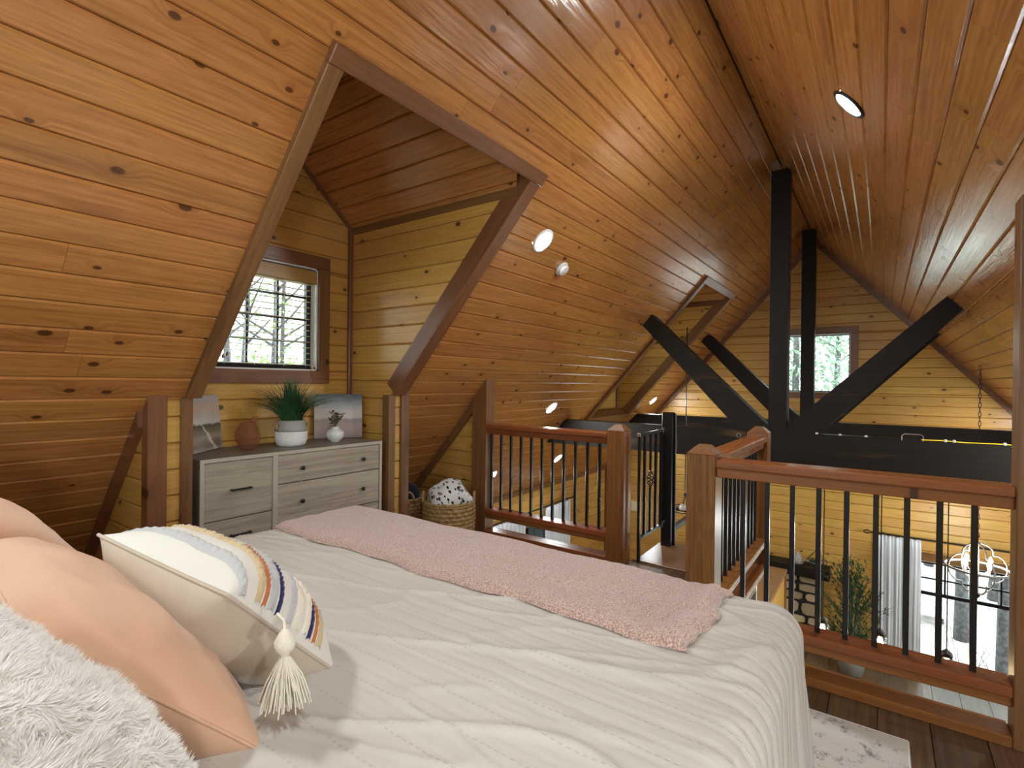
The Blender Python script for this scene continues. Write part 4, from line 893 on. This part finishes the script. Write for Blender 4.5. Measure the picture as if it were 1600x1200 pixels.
# ------------------------------------------------------------------ baskets in the alcove
def basket(c, r, h, label):
    t_ = thing('basket', label, 'basket', c, group='woven baskets in the alcove'); rows = 11; mb = MB()
    nu, nv = 132, rows * 6 + 1
    def f(a, b):
        row = b * rows; ang = 2 * PI * a; k = math.floor(min(row, rows - 0.001)); q = row - k
        rad = r * (0.90 + 0.12 * math.sin(b * 2.2)) + 0.011 * math.sin(PI * q) * (0.75 + 0.35 * math.sin(ang * 22 + k * PI + q * 2.2))
        return (rad * math.cos(ang), rad * math.sin(ang), h * b)
    mb.grid(nu, nv, f, close_u=True); mb.obj('body', 'seagrass', t_, smooth=True)
    MB().lathe([(r * 0.95, h), (r * 0.86, h - 0.01), (r * 0.84, 0.03), (0.001, 0.02)], n=32).obj('lining', 'seagrass', t_)
    MB().tube([(r * 1.0 * math.cos(a), r * 1.0 * math.sin(a), h) for a in [2 * PI * k / 36 for k in range(36)]], 0.012, 6, True).obj('rim', 'seagrass', t_, smooth=True)
    for s in (0.0, PI):
        pts = []
        for k in range(11):
            u_ = -0.055 + 0.11 * k / 10; z = h - 0.02 + 0.095 * math.sin(PI * k / 10) ** 0.6
            p = Vector((r * 0.99, u_, z)); p.rotate(Matrix.Rotation(s, 3, 'Z')); pts.append(p)
        MB().tube(pts, 0.011, 7).obj('handle', 'seagrass', t_, smooth=True)
    return t_
b1 = basket((3.36, 3.06, 0.0), 0.222, 0.385, 'round braided seagrass basket holding the leaf-print cushion'); b1.rotation_euler[2] = math.radians(128)
b2 = basket((3.30, 3.56, 0.0), 0.19, 0.36, 'braided seagrass basket mostly hidden behind the knee post'); b2.rotation_euler[2] = math.radians(60)
m, t, b = nt('black leaf print on white'); tc = N(t, 'ShaderNodeTexCoord'); vo = N(t, 'ShaderNodeTexVoronoi'); vo.inputs['Scale'].default_value = 22
mp = N(t, 'ShaderNodeMapping'); mp.inputs['Rotation'].default_value = (0.3, 0.5, 0.7); mp.inputs['Scale'].default_value = (2.0, 0.95, 1.3); L(t, tc.outputs['Object'], mp.inputs[0]); L(t, mp.outputs[0], vo.inputs['Vector'])
sc_ = N(t, 'ShaderNodeSeparateColor'); L(t, vo.outputs['Color'], sc_.inputs[0])
lf = math_n(t, 'MULTIPLY', maprange(t, vo.outputs['Distance'], 0.44, 0.50, 1, 0), math_n(t, 'GREATER_THAN', sc_.outputs[0], 0.30))
gr_ = mix(t, math_n(t, 'GREATER_THAN', sc_.outputs[1], 0.6), (0.010, 0.010, 0.013), (0.17, 0.17, 0.18)); L(t, mix(t, lf, (0.72, 0.71, 0.69), gr_), b.inputs['Base Color']); b.inputs['Roughness'].default_value = 0.9; M['leaf_print'] = m
cu = thing('cushion', 'white cushion with black leaf print stuffed in the basket', 'cushion'); orient(cu, (3.36, 3.06, 0.395), (0.70, -0.55, 0.42), (0.52, 0.80, 0.30))
pillow_mesh(0.36, 0.36, 0.29, ['leaf_print'], 31.0, 0.012, 30).obj('cover', 'leaf_print', cu, smooth=True); seam(0.36, 0.36, 0.003, 'leaf_print', cu, 31)
tb = MB(); tb.grid(24, 12, lambda a, b: (0.155 * math.cos(2 * PI * a) * math.cos((b - 0.5) * PI) * (1 + 0.08 * math.sin(6 * PI * a)), 0.155 * math.sin(2 * PI * a) * math.cos((b - 0.5) * PI), 0.13 * math.sin((b - 0.5) * PI)), close_u=True)
to = tb.obj('folded_blanket', 'navy_cloth', smooth=True); to.location = (3.30, 3.56, 0.37); tag(to, 'dark navy blanket bundled in the hidden basket', 'blanket')

# ------------------------------------------------------------------ rug
m, t, b = nt('distressed grey rug'); tc = N(t, 'ShaderNodeTexCoord'); n = N(t, 'ShaderNodeTexNoise'); n.inputs['Scale'].default_value = 13; n.inputs['Detail'].default_value = 8; n.inputs['Roughness'].default_value = 0.75; L(t, tc.outputs['Object'], n.inputs['Vector'])
n2 = N(t, 'ShaderNodeTexNoise'); n2.inputs['Scale'].default_value = 350; L(t, tc.outputs['Object'], n2.inputs['Vector'])
L(t, mix(t, maprange(t, n.outputs[0], 0.53, 0.66), (0.70, 0.67, 0.62), (0.22, 0.215, 0.22)), b.inputs['Base Color']); b.inputs['Roughness'].default_value = 0.95; bump(t, b, n2.outputs[0], 0.6, 0.004); M['rug'] = m
rg = thing('rug', 'distressed ivory and grey rug on floor beside the bed', 'rug', (0.6, -0.10, 0.0), math.radians(0))
MB().box((-0.5, 0.0, 0.001), (2.0, 2.2, 0.010), 0.003).obj('pile', 'rug', rg); MB().tube([(2.0, 0.0, 0.006), (2.0, 2.2, 0.006)], 0.005, 6).obj('binding', 'white_bar', rg); MB().tube([(-0.5, 0.0, 0.006), (2.0, 0.0, 0.006)], 0.005, 6).obj('binding', 'white_bar', rg)

# ------------------------------------------------------------------ the tall room below: fireplace, curtains, lamps
fpz = thing('fireplace', 'stone chimney breast with dark mantel beam', 'fireplace', (GX - 0.22, 0.74, GZ))
MB().box((0.03, 0.0, 0.0), (0.205, 1.8, 1.17)).obj('core', 'mortar', fpz)
rr = random.Random(12); zrow = 0.01
while zrow < 1.14:
    h = rr.uniform(0.13, 0.24); h = min(h, 1.16 - zrow); y = 0.01
    if h < 0.05: break
    while y < 1.76:
        wv_ = min(rr.uniform(0.16, 0.34), 1.79 - y)
        if wv_ < 0.06: break
        cy, cz = y + wv_ / 2, zrow + h / 2; nn = 9; poly = []
        for k in range(nn):
            a = 2 * PI * k / nn; sq = lambda v_: math.copysign(abs(v_) ** 0.55, v_)
            poly.append((cy + (wv_ / 2 - 0.012) * sq(math.cos(a)) * rr.uniform(0.88, 1.02), cz + (h / 2 - 0.012) * sq(math.sin(a)) * rr.uniform(0.86, 1.02)))
        d = rr.uniform(0.0, 0.015); mb = MB()
        inner = [(cy + (p - cy) * 0.82, cz + (q - cz) * 0.82) for p, q in poly]
        mb.add([(0.035, p, q) for p, q in poly] + [(0.012 - d, p, q) for p, q in poly] + [(-0.008 - d, p, q) for p, q in inner],
               [(i, (i + 1) % nn, nn + (i + 1) % nn, nn + i) for i in range(nn)] + [(nn + i, nn + (i + 1) % nn, 2 * nn + (i + 1) % nn, 2 * nn + i) for i in range(nn)] + [tuple(range(2 * nn, 3 * nn))])
        mb.obj('stone', 'stone', fpz); y += wv_
    zrow += h
MB().box((-0.12, -0.12, 1.17), (0.2, 1.92, 1.33), 0.008).obj('mantel', 'beam', fpz)
mz = GZ + 1.33
vs_ = thing('mantel_vase', 'small grey bottle vase on the mantel', 'vase', (9.38, 1.06, mz)); MB().lathe([(0.06, 0), (0.085, 0.03), (0.080, 0.08), (0.045, 0.13), (0.020, 0.165), (0.024, 0.19)], n=20).obj('body', 'grey_glaze', vs_, smooth=True)
tr_ = thing('terrarium', 'black wire geometric terrarium with greenery on the mantel', 'terrarium', (9.36, 0.80, mz + 0.006))
bs = [(0.10 * math.cos(a), 0.10 * math.sin(a), 0.0) for a in [PI / 3 * k for k in range(6)]]; md = [(0.16 * math.cos(a), 0.16 * math.sin(a), 0.09) for a in [PI / 3 * k for k in range(6)]]; tp = (0, 0, 0.27)
for k in range(6):
    for p, q in ((bs[k], bs[(k + 1) % 6]), (bs[k], md[k]), (md[k], md[(k + 1) % 6]), (md[k], tp)): MB().tube([p, q], 0.004, 5).obj('wire', 'black', tr_)
mb = MB(); rr = random.Random(2)
for k in range(90): leaf_mb(mb, Vector((rr.uniform(-0.06, 0.06), rr.uniform(-0.06, 0.06), 0.01)), Vector((rr.uniform(-1, 1), rr.uniform(-1, 1), 1.2)), rr.uniform(0.06, 0.15), 0.008)
mb.obj('greenery', 'fig', tr_, kind='stuff')
# potted tree
pt = thing('potted_tree', 'tall leafy potted tree between fireplace and curtain', 'plant', (9.04, 0.32, GZ))
MB().lathe([(0.15, 0), (0.19, 0.28), (0.20, 0.32), (0.17, 0.32), (0.16, 0.27)], n=20).obj('pot', 'grey_glaze', pt, smooth=True)
MB().lathe([(0.16, 0.22), (0.16, 0.28), (0.001, 0.285)], n=16).obj('soil', 'soil', pt)
rr = random.Random(9); mb = MB()
for k in range(5):
    a = 1.3 * k; MB().tube([(0.03 * math.cos(a), 0.03 * math.sin(a), 0.27), (0.06 * math.cos(a), 0.06 * math.sin(a), 0.8), (0.12 * math.cos(a), 0.12 * math.sin(a), 1.25)], 0.011, 6).obj('trunk', 'bark', pt)
for k in range(150):
    a = rr.uniform(0, 2 * PI); z = rr.uniform(0.42, 1.62); rad = 0.46 * math.sin(PI * min(1, (z - 0.25) / 1.5)) ** 0.7 * rr.uniform(0.4, 1.0)
    tip = Vector((rad * math.cos(a), rad * math.sin(a), z)); root = Vector((0.07 * math.cos(a), 0.07 * math.sin(a), max(0.4, z - 0.35)))
    mb.tube([root, root.lerp(tip, 0.6) + Vector((0, 0, 0.03)), tip], 0.003, 3, cap=False)
    for q in range(16):
        p = root.lerp(tip, rr.uniform(0.3, 1.05)); leaf_mb(mb, p, (tip - root).normalized() * 0.6 + Vector((rr.uniform(-1, 1), rr.uniform(-1, 1), rr.uniform(-0.6, 0.6))), rr.uniform(0.05, 0.10), 0.010)
mb.obj('foliage', 'fig', pt, kind='stuff')
def curtain(name_label, axis, pos, a0, a1, z0, z1, folds, flare=0.0):
    t_ = thing('curtain', name_label, 'curtain', (pos, a0, z0) if axis == 'X' else (a0, pos, z0)); mb = MB()
    def f(u_, v_):
        wdt = (a1 - a0) * (1 + flare * (1 - v_)); a = wdt * u_; d = 0.014 * math.sin(2 * PI * folds * u_ + 0.5 * math.sin(v_ * 3)) + 0.012 * math.sin(2 * PI * folds * 2.3 * u_ + v_ * 2)
        z = (z1 - z0) * v_ + (0.012 * math.sin(2 * PI * folds * u_) if v_ > 0.98 else 0)
        return (d, a, z) if axis == 'X' else (a, d, z)
    mb.grid(90, 16, f); o = mb.obj('panel', 'curtain', t_, smooth=True); s_ = o.modifiers.new('thickness', 'SOLIDIFY'); s_.thickness = 0.004
    for k in range(folds + 1):
        p = (0, (a1 - a0) * k / folds, z1 - z0 + 0.01) if axis == 'X' else ((a1 - a0) * k / folds, 0, z1 - z0 + 0.01)
        MB().tube([(p[0] + (0.016 * math.cos(q) if axis == 'X' else 0), p[1] + (0 if axis == 'X' else 0.016 * math.cos(q)), p[2] + 0.016 * math.sin(q)) for q in [2 * PI * i / 10 for i in range(10)]], 0.002, 4, True).obj('ring', 'dark_bronze', t_)
    return t_
curtain('long white linen curtain beside the tall forest window', 'X', GX - 0.10, -0.49, 0.02, GZ + 0.02, -0.79, 5, -0.04)
curtain('white curtain on the lower side wall, on the gable side of its window', 'Y', YL - 0.10, 7.16, 7.95, GZ + 0.02, -0.60, 8)
curtain('white curtain on the lower side wall, on the loft side of its window', 'Y', YL - 0.10, 5.75, 6.55, GZ + 0.02, -0.60, 8)
def rod(p, q, label, finials):
    t_ = thing('curtain_rod', label, 'rod', p); d = Vector(q) - Vector(p); MB().tube([(0, 0, 0), tuple(d)], 0.012, 8).obj('pole', 'dark_bronze', t_)
    dn = d.normalized()
    for e, s in ((Vector((0, 0, 0)), -1), (d, 1)):
        for k in range(4):
            sv = dn.orthogonal().normalized(); sv.rotate(Matrix.Rotation(k * PI / 2, 3, dn)); MB().tube([e + dn * s * 0.012 * i + sv * 0.032 * math.sin(PI * i / 8) for i in range(9)], 0.005, 5).obj('finial', 'dark_bronze', t_)
    for f_ in (0.06, 0.94):
        c = d * f_; out = Vector((0.1, 0, 0)) if abs(d.y) > abs(d.x) else Vector((0, 0.1, 0)); MB().tube([c, c + out], 0.008, 6).obj('bracket', 'dark_bronze', t_)
    return t_
rod((GX - 0.10, 0.11, -0.775), (GX - 0.10, -2.45, -0.775), 'dark curtain rod over the tall forest window', True)
rod((5.60, YL - 0.10, -0.585), (8.02, YL - 0.10, -0.585), 'dark curtain rod on the lower side wall', True)
# pendants below the near truss
def pendant(y, z, label):
    t_ = thing('pendant_lamp', label, 'lamp', (6.13, y, z), group='jar pendants under the truss'); top = 0.604 - z
    MB().tube([(0, 0, 0.12), (0, 0, top)], 0.005, 5).obj('cord', 'black', t_)
    MB().lathe([(0.045, 0.072), (0.045, 0.098), (0.036, 0.112), (0.012, 0.13), (0.008, 0.14)], n=18).obj('cap', 'dark_bronze', t_, smooth=True)
    MB().lathe([(0.040, 0.075), (0.044, 0.06), (0.056, 0.045), (0.056, 0.0), (0.050, -0.045), (0.001, -0.05)], n=18).obj('jar', 'clear', t_, smooth=True)
    MB().lathe([(0.001, 0.05), (0.018, 0.035), (0.026, 0.0), (0.018, -0.024), (0.001, -0.032)], n=12).obj('bulb', 'warm_bulb', t_, smooth=True)
    return t_
pendant(0.462, -1.055, 'glass jar pendant lamp hanging in front of the potted tree'); pendant(-0.012, -1.045, 'glass jar pendant lamp hanging in front of the long white curtain'); pendant(-0.505, -1.095, 'glass jar pendant lamp hanging in front of the forest window')
# chandelier
chx, chy, chz = 8.2, -0.945, -0.72
ch = thing('chandelier', 'whitewashed quatrefoil chandelier with bright bulbs before the forest window', 'chandelier', (chx, chy, chz))
def quat(a, s=0.30): r = s * (0.74 + 0.26 * abs(math.cos(2 * a)) ** 0.6); return r
ringp = [(0.30 * math.cos(a), 0.30 * math.sin(a), 0.0) for a in [2 * PI * k / 40 for k in range(40)]]
MB().tube(ringp, 0.014, 6, True).obj('ring', 'iron_white', ch, smooth=True)
for rot in (PI / 2, 0.0):
    pts = []
    for k in range(48):
        a = 2 * PI * k / 48; r = quat(a, 0.30); p = Vector((r * math.cos(a), 0, r * math.sin(a))); p.rotate(Matrix.Rotation(rot + 0.4, 3, 'Z')); pts.append(p)
    MB().tube(pts, 0.008, 6, True).obj('hoop', 'iron_white', ch, smooth=True)
MB().tube([(0, 0, 0.30), (0, 0, -0.32)], 0.012, 8).obj('stem', 'iron_white', ch)
MB().lathe([(0.001, -0.36), (0.025, -0.33), (0.030, -0.31), (0.012, -0.29)], n=12).obj('finial', 'dark_bronze', ch)
for k in range(4):
    a = PI / 2 * k + 0.6; p = Vector((0.15 * math.cos(a), 0.15 * math.sin(a), 0.0))
    MB().tube([(0, 0, -0.05), (p.x * 0.6, p.y * 0.6, -0.06), (p.x, p.y, -0.02)], 0.007, 6).obj('arm', 'iron_white', ch)
    MB().lathe([(0.014, -0.02), (0.014, 0.05)], c=(p.x, p.y, 0), n=10).obj('candle', 'white_plastic', ch)
    MB().lathe([(0.006, 0.05), (0.020, 0.075), (0.018, 0.10), (0.001, 0.135)], c=(p.x, p.y, 0), n=12).obj('bulb', 'bulb', ch, smooth=True)
ctop = zr(chy) - chz
for k in range(int((ctop - 0.30) / 0.055)):
    z = 0.31 + 0.055 * k; rot = PI / 2 * (k % 2)
    MB().tube([(0.012 * math.cos(a) * math.cos(rot), 0.012 * math.cos(a) * math.sin(rot), z + 0.026 + 0.034 * math.sin(a)) for a in [2 * PI * i / 10 for i in range(10)]], 0.0038, 4, True).obj('chain_link', 'dark_bronze', ch)
# glass ring lamp
gl = thing('ring_lamp', 'glass saucer lamp with white globe seen past the black metal post', 'lamp', (7.5, 2.31, -0.36))
MB().tube([(0.20 * math.cos(a), 0.20 * math.sin(a), 0) for a in [2 * PI * k / 32 for k in range(32)]], 0.006, 6, True).obj('rim', 'dark_bronze', gl)
MB().lathe([(0.198, 0.0), (0.15, -0.05), (0.06, -0.075), (0.001, -0.08)], n=28).obj('saucer', 'clear', gl, smooth=True)
MB().lathe([(0.001, -0.05), (0.04, -0.035), (0.055, 0.0), (0.04, 0.04), (0.015, 0.06)], n=16).obj('globe', 'white_ceramic', gl, smooth=True)
MB().tube([(0, 0, 0.06), (0, -0.03, 0.16), (0, -0.03, zl(2.28) + 0.36)], 0.008, 6).obj('stem', 'black', gl)
MB().lathe([(0.03, 0.0), (0.02, 0.03), (0.008, 0.05)], c=(0, -0.03, 0.17), n=10).obj('joint', 'black', gl)
sw = thing('switch_plate', 'cream switch plate on the lower gable wall', 'switch', (GX - 0.006, 3.90, -0.96)); MB().box((-0.008, -0.06, -0.09), (0.006, 0.06, 0.09), 0.004).obj('plate', 'cream_plastic', sw); MB().box((-0.014, -0.01, -0.02), (-0.008, 0.01, 0.02)).obj('toggle', 'cream_plastic', sw)

# ------------------------------------------------------------------ forest outside
mb = MB()
def gz(x, y):
    far = max(0.0, x - 19, y - 14, -y - 12)
    return GZ - 1.05 + 0.07 * far + 0.12 * noise.noise(Vector((x * 0.3, y * 0.3, 0)))
def gf(a, b):
    x = -14 + 62 * a; y = -26 + 62 * b
    return (x, y, gz(x, y))
mb.grid(90, 90, gf); go = mb.obj('forest_floor', 'litter', smooth=True, kind='structure')
rr = random.Random(21)
def tree(x, y, r, h, label, group, green, leaves, zc0=2.0, spread=2.2, lean=0.0, leafsize=0.16):
    z0 = gz(x, y) - 0.08
    t_ = thing('forest_tree', label, 'tree', (x, y, z0), group=group); pts = []; rad = []
    for k in range(9):
        s = k / 8; pts.append((lean * s * h * 0.1 + 0.12 * noise.noise(Vector((x, y, s * 3))), 0.12 * noise.noise(Vector((y, x, s * 3 + 5))), s * h)); rad.append(r * (1.25 if k == 0 else 1.0 - 0.65 * s))
    MB().tube(pts, rad, 9).obj('trunk', 'bark', t_, smooth=True)
    for k in range(7):
        z = h * rr.uniform(0.35, 0.9); a = rr.uniform(0, 2 * PI); ln = rr.uniform(1.0, spread)
        MB().tube([(pts[5][0], pts[5][1], z), (ln * 0.5 * math.cos(a), ln * 0.5 * math.sin(a), z + 0.4), (ln * math.cos(a), ln * math.sin(a), z + 0.6 + 0.3 * ln)], [0.04, 0.025, 0.008], 5).obj('branch', 'bark', t_)
    mb = MB()
    for k in range(leaves):
        a = rr.uniform(0, 2 * PI); z = zc0 + (h - zc0) * rr.random(); q = spread * math.sqrt(rr.random()) * (0.6 + 0.4 * math.sin(PI * (z - zc0) / (h - zc0)))
        leaf_mb(mb, Vector((q * math.cos(a), q * math.sin(a), z)), Vector((rr.uniform(-1, 1), rr.uniform(-1, 1), rr.uniform(-1, 1))), leafsize * rr.uniform(0.6, 1.4), leafsize * 0.32)
    if leaves: mb.obj('crown', green, t_, kind='stuff')
gA = 'trees behind the tall forest window'
for x, y, r, why in ((14.1, -1.33, 0.11, 'thick grey trunk outside the tall window, seen left of the chandelier stem'), (12.4, -1.83, 0.10, 'grey trunk closest to the house, outside the tall window below the chandelier'), (14.8, -1.62, 0.06, 'slim mossy trunk between the thick ones outside the tall window'),
                     (17.2, -2.32, 0.13, 'dark trunk further back behind the chandelier'), (19.5, -1.12, 0.10, 'far trunk showing at the curtain edge, outside the tall window')):
    tree(x, y, r, 11, why, gA, 'forest_leaf', 400, 7.0, 1.4)
tree(18.5, 2.2, 0.16, 10, 'leafy tree filling the upper gable window', 'trees behind the upper gable window', 'pale_leaf', 3600, 3.0, 2.6, leafsize=0.2)
tree(23.0, 1.35, 0.16, 11, 'pale leafy tree behind the one that fills the upper gable window', 'trees behind the upper gable window', 'pale_leaf', 3600, 3.0, 2.8, leafsize=0.2)
for x, y, r, why in ((5.75, 12.0, 0.10, 'leftmost of the four grey trunks behind the dormer blind'), (6.45, 12.6, 0.10, 'second grey trunk from the left behind the dormer blind'), (7.0, 12.2, 0.115, 'third and thickest grey trunk from the left behind the dormer blind'), (7.65, 12.9, 0.09, 'rightmost of the four grey trunks behind the dormer blind')):
    tree(x, y, r, 11, why, 'trees behind the dormer blind', 'forest_leaf', 260, 4.0, 1.3, leafsize=0.12)
bw = thing('boardwalk', 'weathered slatted boardwalk in the leaf litter outside the tall window', 'boardwalk', (14.6, -1.25, GZ - 0.86))
for k in range(14): MB().box((0.16 * k, 0, 0), (0.16 * k + 0.11, 1.1, 0.04)).obj('slat', 'curtain', bw)
for y in (0.1, 0.95): MB().box((0, y, -0.12), (2.2, y + 0.05, 0.0)).obj('joist', 'bark', bw)
bs_ = MB(); rr2 = random.Random(77)
for k in range(5000):
    x = rr2.uniform(-1, 16); y = rr2.uniform(17, 24); z = rr2.uniform(-3.0, 2.2); leaf_mb(bs_, Vector((x, y, z)), Vector((rr2.uniform(-1, 1), rr2.uniform(-1, 1), rr2.uniform(-1, 1))), rr2.uniform(0.15, 0.4), 0.10)
tag(bs_.obj('undergrowth', 'forest_leaf', kind='stuff'), 'light green undergrowth beyond the trunks', 'undergrowth')
bs_ = MB(); rr2 = random.Random(5)
for k in range(26):
    x = rr2.uniform(11.6, 12.6); y = rr2.uniform(-2.3, -1.0); a = rr2.uniform(0, 2 * PI); p = Vector((x, y, gz(x, y))); bs_.tube([p, p + Vector((0.2 * math.cos(a), 0.2 * math.sin(a), 0.35)), p + Vector((0.6 * math.cos(a), 0.5 * math.sin(a), rr2.uniform(0.5, 0.9)))], [0.006, 0.004, 0.002], 4)
tag(bs_.obj('bare_shrub', 'bark', kind='stuff'), 'bare twiggy shrub in the leaf litter outside the tall window', 'shrub')
ho = thing('shed', 'orange sided shed far off among the trees', 'shed', (34, -3.6, gz(34, -3.6))); MB().box((0, 0, 0), (3, 2.4, 3.0)).obj('body', 'orange_house', ho); MB().prism([(-0.2, 3.0), (2.6, 3.0), (1.2, 4.0)], lambda a, b, d: (d, a, b), -0.2, 3.2).obj('roof', 'bark', ho)
